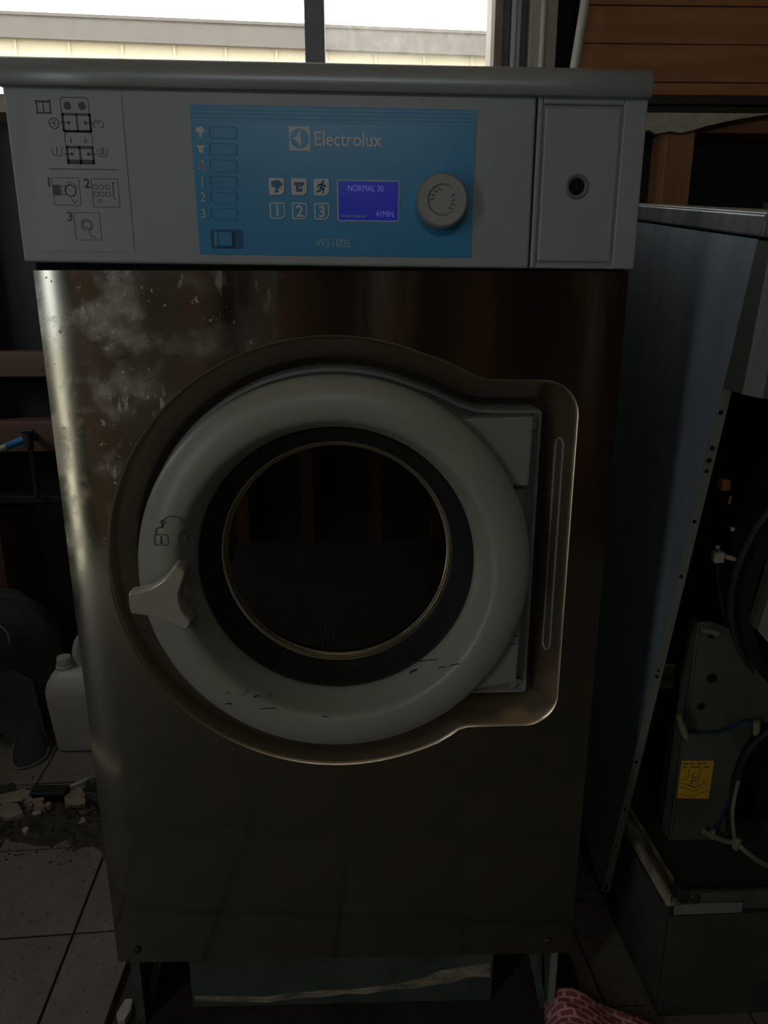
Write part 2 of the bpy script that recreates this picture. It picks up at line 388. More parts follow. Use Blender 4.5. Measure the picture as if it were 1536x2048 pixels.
# window
win = struct(MB().box(WX0, WX1+.018, YW+.0, YW+.13, WZ0-.035, WZ0, .003).build('window_1', M['win_wood']))
def wpart(name, mat, *b, bev=.002): return MB().box(*b, bev).build(name, M[mat], win)
wpart('jamb', 'win_wood', WX1-.002, .391, YW, YW+.14, WZ0, WZ1)
wpart('jamb', 'win_wood', WX0-.03, WX0, YW, YW+.14, WZ0, WZ1)
wpart('head', 'win_wood', WX0-.03, .391, YW, YW+.14, WZ1, WZ1+.04)
wpart('mullion', 'win_frame', -.109, -.059, YW+.03, YW+.09, WZ0, WZ1)
wpart('sash_rail', 'win_frame', WX0, -.109, YW+.05, YW+.08, WZ0, WZ0+.02)
wpart('sash_rail', 'win_frame', -.059, WX1-.002, YW+.04, YW+.07, WZ0, WZ0+.02)
wpart('pane', 'pane', WX0, -.105, YW+.064, YW+.067, WZ0+.01, WZ1, bev=0)
wpart('pane', 'pane_dirty', -.063, WX1, YW+.054, YW+.057, WZ0+.01, WZ1, bev=0)
wpart('frame_channel', 'win_frame', .391, .412, YW+.02, YW+.10, WZ0-.03, WZ1)
a1 = wpart('frame_strip', 'alu', .413, .424, YW-.004, YW+.08, WZ0-.03, WZ1)
a2 = wpart('frame_strip', 'alu', .426, .437, YW+.004, YW+.08, WZ0-.03, WZ1)
wpart('frame_channel', 'win_frame', .438, .457, YW+.03, YW+.10, WZ0-.03, WZ1)
struct(MB().box(.458, .527, YW-.006, YW+.06, 1.30, 2.44, .003).build('trim_2', M['cream']))
cp = thing('conduit_pipe', (.488, YW-.013, 1.3), 'thin white conduit running straight up the cream trim beside the window', 'pipe')
MB().tube([(.489, YW-.013, 1.30), (.489, YW-.013, 2.44)], .0068, 12).build('pipe', M['pvc'], cp, True)
for zz in (1.45, 1.98, 2.35): MB().box(.477, .501, YW-.021, YW-.005, zz, zz+.012, .002).build('clip', M['pvc'], cp)
sp = thing('drain_hose', (.555, YW-.045, 1.5), 'white plastic hose slanting down in front of the wood panelling', 'hose')
MB().tube(smooth_pts([(.592, YW-.045, 1.98), (.582, YW-.045, 1.867), (.564, YW-.045, 1.713), (.553, YW-.045, 1.62), (.545, YW-.06, 1.45), (.535, YW-.09, 1.25)], 5), .0115, 14).build('hose_pipe', M['pvc'], sp, True)
MB().tube([(.592, YW-.045, 1.965), (.607, YW-.045, 2.12)], .015, 14).build('hose_socket', M['pvc'], sp, True)
MB().tube([(.607, YW-.045, 2.12), (.64, YW-.045, 2.445)], .0115, 14).build('riser', M['pvc'], sp, True)

# --- rest of the room (behind the camera), with a side window, a doorway and an added high fill window
DY0, DY1, DZ0, DZ1 = .06, .86, 1.30, 1.90
wl = MB(); wl.box(-1.70, -1.60, DY1, 1.30, 0, 2.5); wl.box(-1.70, -1.60, -1.75, DY0, 0, 2.5); wl.box(-1.70, -1.60, -2.7, -2.29, 0, 2.5); wl.box(-1.70, -1.60, -2.29, -1.75, 2.06, 2.5); wl.box(-1.70, -1.60, DY0, DY1, DZ1, 2.5); wl.box(-1.70, -1.60, DY0, DY1, 0, DZ0)
wall_left = struct(wl.build('wall_left', M['wall_dim']))
dr = struct(MB().box(-1.72, -1.570, DY0-.04, DY1+.04, DZ0-.03, DZ0, .004).build('window_2', M['win_wood']))
MB().box(-1.72, -1.585, DY1, DY1+.05, DZ0, DZ1+.05, .004).build('jamb', M['win_wood'], dr)
MB().box(-1.72, -1.585, DY0-.05, DY0, DZ0, DZ1+.05, .004).build('jamb', M['win_wood'], dr)
MB().box(-1.72, -1.585, DY0, DY1, DZ1, DZ1+.05, .004).build('head', M['win_wood'], dr)
MB().box(-1.68, -1.63, .50, .54, DZ0, DZ1, .003).build('mullion', M['win_frame'], dr)
wr = struct(MB().box(1.90, 2.0, -2.7, 1.30, 0, 2.5).build('wall_right', M['wall_dark']))
wfm = MB(); wfm.box(-1.70, 2.0, -2.8, -2.62, 0, 2.0); wfm.box(-1.70, -.7, -2.8, -2.62, 2.0, 2.5); wfm.box(.4, 2.0, -2.8, -2.62, 2.0, 2.5); wfm.box(-.7, .4, -2.8, -2.62, 2.28, 2.5)
wf = struct(wfm.build('wall_front', M['wall_dim']))
w3 = struct(MB().box(-.7, .4, -2.80, -2.59, 1.97, 2.0, .003).build('fill_window_3', M['win_wood'])); MB().box(-.17, -.13, -2.72, -2.66, 2.0, 2.28, .003).build('mullion', M['win_frame'], w3)  # unseen high window, added to throw front fill light on the machines
df_ = struct(MB().box(-1.71, -1.59, -1.78, -1.74, 0, 2.1, .004).build('door_1', M['wood_dark'])); MB().box(-1.71, -1.59, -2.30, -2.26, 0, 2.1, .004).build('door_jamb', M['wood_dark'], df_); MB().box(-1.71, -1.59, -2.30, -1.74, 2.06, 2.1, .004).build('door_head', M['wood_dark'], df_)
for k, xs in enumerate((-1.30, -.80, -.35, .12, .55, 1.05, 1.55)):
    MB().box(xs, xs+.085, -2.62, -2.53, 0, 1.95, .003).build('stud', M['stud_wood'], wf)
struct(MB().box(-1.70, 2.0, -2.8, 1.36, 2.48, 2.58).build('ceiling', M['ceil']))
struct(MB().box(-30, 30, -30, 30, -.4, -.13).build('ground', M['ground']), 'pale concrete yard outside')

# --- neighbouring building seen through the window
bd = thing('building', (-.6, 5.2, 0), 'cream building with a grey beige fascia outside the window', 'building')
yb = lambda x: 5.0+.0857*(x+2.5)
def slab(x0, x1, dy, z0, z1, th):
    m = MB(); m.box(x0, x1, 0, th, z0, z1); return m.xf(lambda v: Vector((v.x, v.y+yb(v.x)+dy, v.z)))
slab(-7, 6, 0, 3.010, 3.165, .03).build('fascia', M['fascia'], bd)
slab(-7, 6, -.012, 3.150, 3.170, .02).build('gutter_lip', M['fascia'], bd)
slab(-7, 6, .06, -.13, 3.08, .1).build('wall', M['cream_wall'], bd)
x = -6.9
for k in range(34):
    slab(x, x+.018, .048, -.1, 3.02, .014).build('cover_batten', M['cream_wall'], bd); x += .37
slab(-7, 6, .02, 3.08, 3.13, .8).build('roof', M['fascia'], bd)

# ================================================================== WASHING MACHINE
wm = thing('washing_machine', (0, .42, .152), 'large stainless steel front-loading washing machine with a blue control panel', 'washing machine')
ZB, ZTOP = .152, 1.1915
# opening outline (x,z) in the front panel, counter-clockwise from the right
cx, cz, R0 = -.0035, .8105, .3055
def arc(cx_, cz_, r, a0, a1, n): return [(cx_+r*math.cos(math.radians(a0+(a1-a0)*i/n)), cz_+r*math.sin(math.radians(a0+(a1-a0)*i/n))) for i in range(n+1)]
def opening():
    pts = []
    pts += [(.3105, .70), (.3105, .80), (.3105, .90), (.3108, .98)]
    pts += arc(.2635, 1.0135, .0475, 0, 90, 10)
    pts += [(.24, 1.061), (.21, 1.0612)]
    pts += [(.190, 1.0625), (.178, 1.0660), (.160, 1.0745), (.140, 1.0840), (.120, 1.0910)]
    pts += arc(cx, cz, R0, 68, 286, 90)
    pts += [(.1000, .5225), (.120, .5300), (.140, .5390), (.158, .5510), (.170, .5605), (.182, .5645)]
    pts += [(.20, .5650), (.24, .5655)]
    pts += arc(.2630, .6130, .0475, -90, 0, 10)
    pts += [(.3105, .65)]
    return [Vector(p) for p in pts]
OP = opening()
def inset(P, d):
    n = len(P); out = []
    for i in range(n):
        a, b, c = P[i-1], P[i], P[(i+1) % n]
        e1 = (b-a).normalized(); e2 = (c-b).normalized()
        n1 = Vector((-e1.y, e1.x)); n2 = Vector((-e2.y, e2.x)); m = (n1+n2).normalized()
        out.append(b+m*d/max(.6, m.dot(n1)))
    return out
def panel_with_hole(outer, hole, yfun, name, mat, parent):
    bm = bmesh.new(); es = []
    for loop in (outer, hole):
        vs = [bm.verts.new((p[0], 0, p[1])) for p in loop]
        es += [bm.edges.new((vs[i], vs[(i+1) % len(vs)])) for i in range(len(vs))]
    bmesh.ops.triangle_fill(bm, edges=es, use_beauty=True)
    for v in bm.verts: v.co.y = yfun(v.co.x, v.co.z)
    bm.normal_update()
    for f in bm.faces:
        if f.normal.y > 0: f.normal_flip()
    me = bpy.data.meshes.new(name); bm.to_mesh(me); bm.free(); me.materials.append(mat); return link(name, me, parent)
# flat field of the panel + rolled left edge strip built as one mesh
def front_panel():
    bm = bmesh.new(); xs = -.312
    zz = [ZB+(ZTOP-ZB)*i/24 for i in range(25)]
    outer = [(xs, z) for z in zz[::-1]]+[(.36, z) for z in zz]
    vo = [bm.verts.new((x, 0, z)) for x, z in outer]; vh = [bm.verts.new((p.x, 0, p.y)) for p in OP]; es = []
    for vs in (vo, vh): es += [bm.edges.new((vs[i], vs[(i+1) % len(vs)])) for i in range(len(vs))]
    bmesh.ops.triangle_fill(bm, edges=es, use_beauty=True)
    prev = vo[:25]                                            # left column, top to bottom
    for k in range(1, 9):
        x = xs-.048*k/8; y = 1.5*(x-xs)**2
        cur = [bm.verts.new((x, y, z)) for z in zz[::-1]]
        for i in range(24): bm.faces.new((prev[i], prev[i+1], cur[i+1], cur[i]))
        prev = cur
    def fold(col, dx, dy, n=1):
        cur = [bm.verts.new((v.co.x+dx, v.co.y+dy, v.co.z)) for v in col]
        for i in range(len(col)-1): bm.faces.new((col[i], col[i+1], cur[i+1], cur[i]))
        return cur
    p2 = fold(prev, -.0012, .003); fold(p2, 0, .03)
    q = fold(vo[25:], .0012, .002); fold(q, 0, .03)
    bmesh.ops.recalc_face_normals(bm, faces=bm.faces[:])
    f0 = max(bm.faces, key=lambda f: f.calc_area())
    if f0.normal.y > 0: bmesh.ops.reverse_faces(bm, faces=bm.faces[:])
    # thickness at the top and bottom folds
    for vs in ([v for v in bm.verts if abs(v.co.z-ZB) < 1e-5 and v.co.y < .004], [v for v in bm.verts if abs(v.co.z-ZTOP) < 1e-5 and v.co.y < .004]):
        vs.sort(key=lambda v: v.co.x); cur = [bm.verts.new((v.co.x, v.co.y+.03, v.co.z)) for v in vs]
        for i in range(len(vs)-1): bm.faces.new((vs[i], vs[i+1], cur[i+1], cur[i]))
    for f in bm.faces: f.smooth = True
    me = bpy.data.meshes.new('front_panel'); bm.to_mesh(me); bm.free(); me.materials.append(M['steel']); me.set_sharp_from_angle(angle=math.radians(30))
    return link('front_panel', me, wm)
fp = front_panel()
for sx, sz in ((-.327, .1775), (.323, .1765)):
    m = MB(); m.lathe([(.0001, -.0035), (.0040, -.0035), (.0062, -.0020), (.0068, 0.0005)], sx, sz, 20); m.box(sx-.0042, sx+.0042, -.0042, -.0034, sz-.0006, sz+.0006)
    m.build('screw', M['iron'], fp)
# rolled flange running into the opening
def loft(rings, name, mat, parent, smooth=True):
    m = MB(); n = len(rings[0][0])
    vs = [(p.x, y, p.y) for P, y in rings for p in P]; fs = []
    for k in range(len(rings)-1):
        for i in range(n): fs.append([k*n+i, k*n+(i+1) % n, (k+1)*n+(i+1) % n, (k+1)*n+i])
    m.add(vs, fs); return m.build(name, mat, parent, smooth)
loft([(OP, 0), (inset(OP, .0015), .0008), (inset(OP, .004), .004), (inset(OP, .026), .036), (inset(OP, .0285), .046), (inset(OP, .030), .062), (inset(OP, .040), .078)], 'opening_flange', M['steel_flange'], wm)
# groove strip pressed in the right side of the flange
def flange_pt(z, t): return (.3105-.004-.022*t, .004+.032*t, z)
gs = MB()
for t0, off in ((.38, 0), (.72, 0)):
    gs.tube([flange_pt(.684, t0), flange_pt(.975, t0)], .0016, 6)
gs.tube([flange_pt(.975, .38), (flange_pt(.981, .46)), (flange_pt(.983, .55)), flange_pt(.981, .64), flange_pt(.975, .72)], .0016, 6)
gs.tube([flange_pt(.684, .38), (flange_pt(.678, .46)), (flange_pt(.676, .55)), flange_pt(.678, .64), flange_pt(.684, .72)], .0016, 6)
gs.build('pressed_rib', M['frame_grey'], wm, True)
# grey plastic surround with stepped rim
I = lambda d: inset(OP, d)
loft([(I(.039), .078), (I(.0395), .052), (I(.0400), .030), (I(.042), .022), (I(.046), .022), (I(.049), .028), (I(.053), .031), (I(.056), .026), (I(.060), .018), (I(.066), .017)], 'door_surround', M['frame_grey'], wm)
hole = arc(cx, cz, .236, 0, 357, 119)
panel_with_hole([tuple(p) for p in I(.066)], hole, lambda x, z: .017, 'surround_plate', M['frame_grey'], wm)
# hinge covers
for pts, y0 in (([(.12, 1.0125), (.2515, 1.0155), (.2495, .9245), (.20, .9245)], -.010), ([(.20, .731), (.249, .7315), (.2475, .6415), (.23, .637), (.1665, .627), (.12, .628)], -.010)):
    bm = bmesh.new(); vs = [bm.verts.new((x, y0, z)) for x, z in pts]; f = bm.faces.new(vs); r = bmesh.ops.extrude_face_region(bm, geom=[f])
    for g in r['geom']:
        if isinstance(g, bmesh.types.BMVert): g.co.y = .0165
    bmesh.ops.recalc_face_normals(bm, faces=bm.faces[:])
    bmesh.ops.bevel(bm, geom=[e for e in bm.edges], offset=.003, segments=2, affect='EDGES', profile=.5)
    me = bpy.data.meshes.new('hinge_cover'); bm.to_mesh(me); bm.free(); me.materials.append(M['hinge_grey']); hc = link('hinge_cover', me, wm)
    if pts[0][1] < .8:
        for (x, z, l) in ((.238, .712, .014), (.237, .700, .013)): MB().ribbon([(x-l/2, z-.001), (x+l/2, z+.0005)], .0012, y0).build('scuff_mark', M['scuff'], hc)
# door ring
ring = MB().lathe([(.236, .016), (.252, .010), (.2575, -.002), (.2590, -.013), (.2582, -.0195), (.2550, -.0245), (.250, -.0280), (.243, -.0318), (.235, -.0348), (.226, -.0365), (.216, -.0368), (.209, -.0355), (.2045, -.032), (.2015, -.027), (.191, .012), (.188, .021), (.186, .026)], cx, cz, 160).build('door_ring', M['door_grey'], wm, True)
MB().lathe([(.196, .034), (.190, .022), (.187, .017), (.184, .019), (.178, .034), (.170, .046), (.1655, .050), (.163, .056), (.163, .070)], cx, cz, 128).build('door_gasket', M['rubber'], wm, True)
# rim ring and glass bowl
MB().lathe([(.166, .056), (.1635, .0535), (.161, .056), (.1600, .062), (.1575, .060), (.1555, .064), (.1555, .072)], cx, cz, 128).build('glass_rim', M['chrome'], wm, True)
gp = []
for k in range(13):
    a = k/12; gp.append((.1575*a+.0001, .060+.003*a*a))
MB().lathe(gp, cx, cz, 96).build('door_glass', M['door_glass'], wm, 'all')
# drum
dm = MB(); seg = 120; DR, Y0, Y1 = .300, .085, .62
dm.lathe([(.170, .080), (.205, .083), (.285, .090), (DR, .110), (DR, Y1)], cx, cz, seg)
dm.uv = []
for i in range(seg):
    for k, yy in enumerate((0, .05, .12, .15, .66)): dm.uv.append((i*1.75 % 210, yy*125))
dm.build('drum', M['drum'], wm, True)
MB().lathe([(DR, Y1), (.26, Y1+.004), (.20, Y1+.015), (.08, Y1+.02), (.05, Y1-.004), (.0001, Y1-.006)], cx, cz, 96).build('drum_back', M['drum_back'], wm, True)
for k in range(3):
    a = math.radians(200+120*k); d = Vector((math.cos(a), math.sin(a))); q = Vector((-d.y, d.x)); c = Vector((cx, cz))
    m = MB(); vs = []; prof = ((-.052, .302), (-.030, .285), (-.014, .245), (0, .238), (.014, .245), (.030, .285), (.052, .302))
    for yy, s in ((.14, .9), (.17, 1), (.58, 1), (.615, .95)):
        vs += [((c+d*(DR-(DR-r)*s)+q*w).x, yy, (c+d*(DR-(DR-r)*s)+q*w).y) for w, r in prof]
    m.add(vs, [[j*7+i, j*7+i+1, (j+1)*7+i+1, (j+1)*7+i] for j in range(3) for i in range(6)]+[list(range(7))]); m.build('drum_lifter', M['drum_back'], wm, True)
# door handle: three-armed grip on a round boss
hx, hz = -.2165, .7905
hp = smooth_pts([(-.2605, .8020), (-.2580, .8065), (-.2500, .8075), (-.2320, .8125), (-.2150, .8235), (-.2035, .8375), (-.1985, .8425), (-.1910, .8395), (-.1865, .8345), (-.1880, .8260), (-.1950, .8080), (-.1965, .7960), (-.1925, .7800), (-.1845, .7690), (-.1865, .7600), (-.1940, .7550), (-.2060, .7625), (-.2250, .7705), (-.2450, .7755), (-.2570, .7775), (-.2605, .7835)], 4, True)
hp = [Vector(p) for p in hp][::-1]
def inset_safe(P, d): return inset(P, -d) if sum(P[i].x*P[(i+1) % len(P)].y-P[(i+1) % len(P)].x*P[i].y for i in range(len(P))) < 0 else inset(P, d)
hm = MB(); rings = [(hp, -.052), (hp, -.066), (inset_safe(hp, .0008), -.0705), (inset_safe(hp, .0018), -.0730), (inset_safe(hp, .0028), -.0738)]
n = len(hp); hm.add([(p.x, y, p.y) for P, y in rings for p in P], [[k*n+i, k*n+(i+1) % n, (k+1)*n+(i+1) % n, (k+1)*n+i] for k in range(4) for i in range(n)]+[[4*n+i for i in range(n)], [i for i in range(n)][::-1]])
hd = hm.build('door_handle', M['handle'], wm, True)
MB().lathe([(.0001, -.054), (.0185, -.054), (.0205, -.045), (.0225, -.0355)], hx, hz, 40).build('handle_boss', M['handle'], hd, True)
# lock symbols, arrow and scuffs printed on the ring
yr = -.0368
def padlock(x, z, openl):
    m = MB(); m.ribbon(rrect(x-.0088, x+.0088, z-.0095, z+.0045, .0025, 2), .0012, yr, closed=True)
    sh = arc(x, z+.0045, .0062, 180, 0, 8)
    if openl: sh = [(x-.0062, z+.0045), (x-.0062, z+.0080)]+[(p[0], p[1]+.0035) for p in arc(x, z+.0045, .0062, 180, 60, 6)]
    m.ribbon(sh, .0012, yr); m.ribbon([(x, z-.0065), (x, z+.0018)], .0024, yr); m.ribbon([(x-.0022, z-.0065), (x+.0022, z-.0065)], .0012, yr); return m
padlock(-.2235, .8665, True).build('open_lock_symbol', M['dark_print'], ring)
padlock(-.1930, .8665, False).build('closed_lock_symbol', M['dark_print'], ring)
m = MB(); ar = arc(-.207, .8845, .0135, 165, 15, 10); ar = [(a, .8845+(b-.8845)*.8) for a, b in ar]; m.ribbon(ar, .0013, yr)
m.ribbon([(ar[0][0]-.0016, ar[0][1]+.002), (ar[0][0]-.0008, ar[0][1]-.006), (ar[0][0]+.004, ar[0][1]+.0005)], .0018, yr)
m.ribbon([(ar[-1][0]-.004, ar[-1][1]+.001), (ar[-1][0]+.003, ar[-1][1]-.005)], .0018, yr); m.build('arrow_symbol', M['dark_print'], ring)
def scf(x, z, l, a, w=.0013): MB().ribbon([(x-l/2*math.cos(a), z-l/2*math.sin(a)), (x, z+.0006), (x+l/2*math.cos(a), z+l/2*math.sin(a))], w, yr+.0002).build('scuff_mark', M['scuff'], ring)
for q in ((-.152, .629, .009, 0, .0016), (-.100, .621, .020, .05), (-.114, .640, .006, .4, .002), (-.095, .641, .004, 1.2), (-.128, .645, .012, .6, .0008), (-.152, .645, .006, .1, .0008), (.114, .690, .034, .10), (.138, .680, .009, .1), (.100, .675, .010, .5, .0028), (.155, .6835, .012, .2), (-.02, .607, .008, -.2)): scf(*q)
# body
for s in (-1, 1):
    MB().box(min(s*.3585, s*.352), max(s*.3585, s*.352), .034, .84, ZB, 1.385).build('side_panel', M['side'], wm)
MB().box(-.352, .352, .834, .84, ZB, 1.385).build('back_panel', M['side'], wm)
MB().box(-.352, .352, .03, .834, ZB, ZB+.004).build('bottom_pan', M['black'], wm)

# ---- control head
YC = -.0125
def tilt(m): return m.xf(lambda v: Vector((v.x, v.y, v.z+ZT(v.x))))
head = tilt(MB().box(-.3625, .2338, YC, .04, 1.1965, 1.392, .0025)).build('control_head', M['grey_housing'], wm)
rb = MB(); X0, X1 = .2358, .3615
rb.box(X0, X1, YC+.004, .04, 1.1970, 1.392)
rb.box(X0, .2418, YC, YC+.006, 1.1970, 1.392, .0016); rb.box(.3345, X1, YC, YC+.006, 1.1970, 1.392, .0016)
rb.box(.2418, .3345, YC, YC+.006, 1.3735, 1.392, .0016); rb.box(.2418, .3345, YC, YC+.006, 1.1970, 1.2025, .0012)
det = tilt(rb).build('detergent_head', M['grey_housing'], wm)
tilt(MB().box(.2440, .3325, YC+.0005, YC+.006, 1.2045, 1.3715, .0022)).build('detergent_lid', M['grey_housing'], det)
lk = MB(); lz = 1.2845+.0031; lk.lathe([(.0135, YC+.001), (.0135, YC-.0012), (.0120, YC-.0022), (.0098, YC-.0016), (.0088, YC+.001), (.0088, YC+.012)], .2855, lz, 36)
tilt(lk).build('lock_bezel', M['side'], det, True)
lk = MB(); lk.lathe([(.0088, YC-.0002), (.0001, YC-.0002)], .2855, lz, 30); tilt(lk).build('lock_cylinder', M['black'], det)
lk = MB(); lk.box(.2848, .2862, YC-.0010, YC-.0001, lz-.0045, lz+.0045); tilt(lk).build('key_slot', M['iron'], det)
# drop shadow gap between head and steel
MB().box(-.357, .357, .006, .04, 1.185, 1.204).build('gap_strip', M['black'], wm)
# rounded top lid
pr = [(.84, 1.388), (-.006, 1.388), (-.0085, 1.3805), (-.0205, 1.3805), (-.0235, 1.384), (-.0240, 1.392), (-.0225, 1.400), (-.0180, 1.4065), (-.0110, 1.4105), (-.002, 1.412), (.84, 1.412)]
tl = MB(); nx = 9; xsL = [-.3645, -.363, -.3605]+[-.25, 0, .25]+[.360, .3625, .364]
for i, x in enumerate(xsL):
    k = (.6, .9, 1, 1, 1, 1, 1, .9, .6)[i]
    tl.v += [(x, y if y > 0 else -.006+(y+.006)*k, 1.396+(z-1.396)*(k if z > 1.396 else 1)) for y, z in pr]
np_ = len(pr)
for i in range(nx-1):
    for j in range(np_): tl.f.append((i*np_+j, i*np_+(j+1) % np_, (i+1)*np_+(j+1) % np_, (i+1)*np_+j))
tl.f.append(tuple(range(np_))); tl.f.append(tuple((nx-1)*np_+j for j in range(np_))[::-1])
tilt(tl).build('top_lid', M['grey_lid'], wm, True)

# ---- blue control overlay
YB = YC-.0012
bp = MB().prism([(-.1575, 1.3660), (.1655, 1.3660), (.1640, 1.2075), (-.1560, 1.2075)], YB, YC+.001)
blue = tilt(bp).build('control_panel', M['blue'], wm)
def sub(m, name, mat, parent=blue, smooth=False): return tilt(m).build(name, M[mat], parent, smooth)
m = MB()
for k in range(4): m.box(-.1568+.0002*k, .1650, YB-.0004, YB+.0004, 1.3632-.0042*k-.0012, 1.3632-.0042*k+.0006)
sub(m, 'stripe_band', 'blue_pale')
m = MB(); m.prism([(-.1573, 1.3658), (.1654, 1.3658), (.1653, 1.3492), (-.1570, 1.3492)], YB-.0002, YB+.0002)
sub(m, 'header_band', 'blue_line')
YP = YB-.0003
# logo: white square, blue disc, white sail
lx, lz = -.0352, 1.3329
m = MB(); m.box(lx-.0118, lx+.0118, YP-.0002, YB, lz-.0125, lz+.0125); lg = sub(m, 'logo', 'white_print')
m = MB(); m.disc(lx, lz, .0105, YP-.0006, YP-.0001, 40); sub(m, 'logo_disc', 'blue', blue)
r = .0105; sail = [(lx+.12*r, lz+r), (lx+.12*r, lz-r)]
sail += [(lx-r+(1.12*r)*(1-t)**.6*1.0, lz-r*(1-t)**1.7) for t in [i/10 for i in range(0, 11)]][1:]
sail += [(lx-r+(1.12*r)*(t)**.6*1.0, lz+r*(t)**1.7) for t in [i/10 for i in range(1, 10)]]
m = MB(); m.prism(sail, YP-.0010, YP-.0005); sub(m, 'logo_sail', 'white_print', blue)
text('lettering', 'Electrolux', .0212, -.0192, 1.3259+ZT(-.019), YP, M['white_print'], blue, sx=.88, bold=.00025)
text('lettering', 'W5180S', .0130, -.0205, 1.2176, YP, M['pale_print'], blue, sx=.92)
for tx in (-.0362, .0372): sub(MB().ribbon([(tx, 1.2265), (tx, 1.2175)], .0008, YP), 'tick_mark', 'blue_pale')
# icon shapes
def tree(m, x, z, s, y):
    out = [(x+s*(.50+.05*math.cos(5*a))*math.cos(a), z+s*(.20+(.34+.03*math.cos(5*a))*math.sin(a))) for a in [2*PI*i/30 for i in range(30)]]; m.prism(out, y-.0004, y)
    m.prism([(x-.07*s, z-.12*s), (x-.2*s, z-.5*s), (x+.2*s, z-.5*s), (x+.07*s, z-.12*s)], y-.0004, y)
def shirt(m, x, z, s, y):
    m.prism([(x-.5*s, z+.42*s), (x+.5*s, z+.42*s), (x+.5*s, z+.12*s), (x+.3*s, z+.12*s), (x+.3*s, z-.46*s), (x-.3*s, z-.46*s), (x-.3*s, z+.12*s), (x-.5*s, z+.12*s)], y-.0004, y)
def runner(m, x, z, s, y):
    m.disc(x+.14*s, z+.42*s, .11*s, y-.0004, y, 12)
    for p in (((.06, .28), (-.04, -.02)), ((.05, .24), (-.22, .16), (-.28, -.02)), ((.06, .24), (.22, .06), (.36, .10)), ((-.04, -.02), (.16, -.16), (.10, -.45)), ((-.04, -.02), (-.12, -.26), (-.38, -.34))):
        m.ribbon([(x+a*s, z+b*s) for a, b in p], .13*s, y, .0004)
rows = [1.3378, 1.3205, 1.3035, 1.2862, 1.2695, 1.2520]
for k, zz in enumerate(rows):
    x0 = -.1365-.0008*k; x1 = x0+.0305
    m = MB(); rr = rrect(x0, x1, zz-.006, zz+.006, .002, 2); m.ribbon(rr, .0006, YP, closed=True); sub(m, 'name_slot', 'blue_line')
    m = MB(); m.ribbon([(x0-.0003, zz+.003), (x0, zz-.0065), (x0+.003, zz-.0068)], .0007, YP); sub(m, 'slot_edge', 'pale_print'); m = MB(); m.ribbon([(x1, zz+.006), (x1+.0003, zz-.004)], .0009, YP); sub(m, 'slot_edge', 'pale_print')
    xi = -.1468-.0004*k; m = MB()
    if k == 0: tree(m, xi, zz, .010, YP)
    elif k == 1: shirt(m, xi, zz, .0085, YP)
    elif k == 2: runner(m, xi, zz, .0105, YP)
    if k < 3: sub(m, 'program_symbol', 'white_print')
    else: text('program_number', str(k-2), .0138, xi, zz-.0047+ZT(xi), YP, M['white_print'], blue, 'CENTER')
bx = (-.0632, -.0374, -.0116)
for i, x in enumerate(bx):
    for j, zz in enumerate((1.2822, 1.2562)):
        o = MB(); o.prism(rrect(x-.0088, x+.0088, zz-.0090, zz+.0090, [.002, .002, .002, .0065]), YP-.0009, YB)
        if j == 0:
            b_ = sub(o, 'button', 'white_print'); m = MB()
            (tree, shirt, runner)[i](m, x, zz, (.0125, .0118, .0142)[i], YP-.0009); sub(m, 'button_symbol', 'blue_dark', blue)
            if i == 1: m = MB(); m.disc(x+.0012, zz-.001, .0014, YP-.0017, YP-.0013, 14); sub(m, 'button_symbol', 'white_print', blue)
        else:
            b_ = sub(o, 'button', 'white_print')
            o = MB(); o.prism(rrect(x-.0074, x+.0074, zz-.0076, zz+.0076, [.0012, .0012, .0012, .0055]), YP-.0013, YP-.0008); sub(o, 'button_face', 'blue')
            text('button_number', str(i+1), .0176, x, zz-.0062+ZT(x), YP-.0013, M['white_print'], blue, 'CENTER', bold=.0002)
# display
m = MB(); m.prism(rrect(.0060, .0785, 1.2455, 1.2910, .003), YP-.0008, YB); sub(m, 'display_bezel', 'pale_print')
m = MB(); m.prism(rrect(.0080, .0768, 1.2474, 1.2890, .0015), YP-.0013, YP-.0007); sub(m, 'display_screen', 'screen')
yd = YP-.0013
text('display_text', 'NORMAL 30', .0094, .0185, 1.2782, yd, M['screen_txt'], blue, sx=.82)
text('display_text', '41MIN.', .0094, .0510, 1.2505, yd, M['screen_txt'], blue, sx=.80)
m = MB(); m.ribbon(rrect(.0100, .0165, 1.2765, 1.2855, .001, 2), .0006, yd, .0003, True); m.ribbon([(.010, 1.2830), (.0165, 1.2830)], .0005, yd, .0003)
for k in range(5): m.ribbon([(.0105+.0062*k, 1.2515), (.0145+.0062*k, 1.2515)], .0026 if k % 2 else .0018, yd, .0003)
sub(m, 'display_symbol', 'blue_pale')
# rocker switch
m = MB(); m.prism(rrect(-.1425, -.1048, 1.2140, 1.2350, .003), YP-.0006, YB); sub(m, 'switch_plate', 'blue_dark')
m = MB(); m.box(-.1372, -.1160, YP-.0035, YP, 1.2158, 1.2330, .0015); sub(m, 'switch_rocker', 'blue')
m = MB(); m.ribbon(rrect(-.1330, -.1165, 1.2165, 1.2325, .001, 2), .0008, YP-.0036, .0003, True); sub(m, 'switch_edge', 'blue_dark')
m = MB(); m.ribbon([(-.1362, 1.2165), (-.1362, 1.2322)], .0010, YP-.0036, .0003); sub(m, 'switch_edge', 'pale_print')
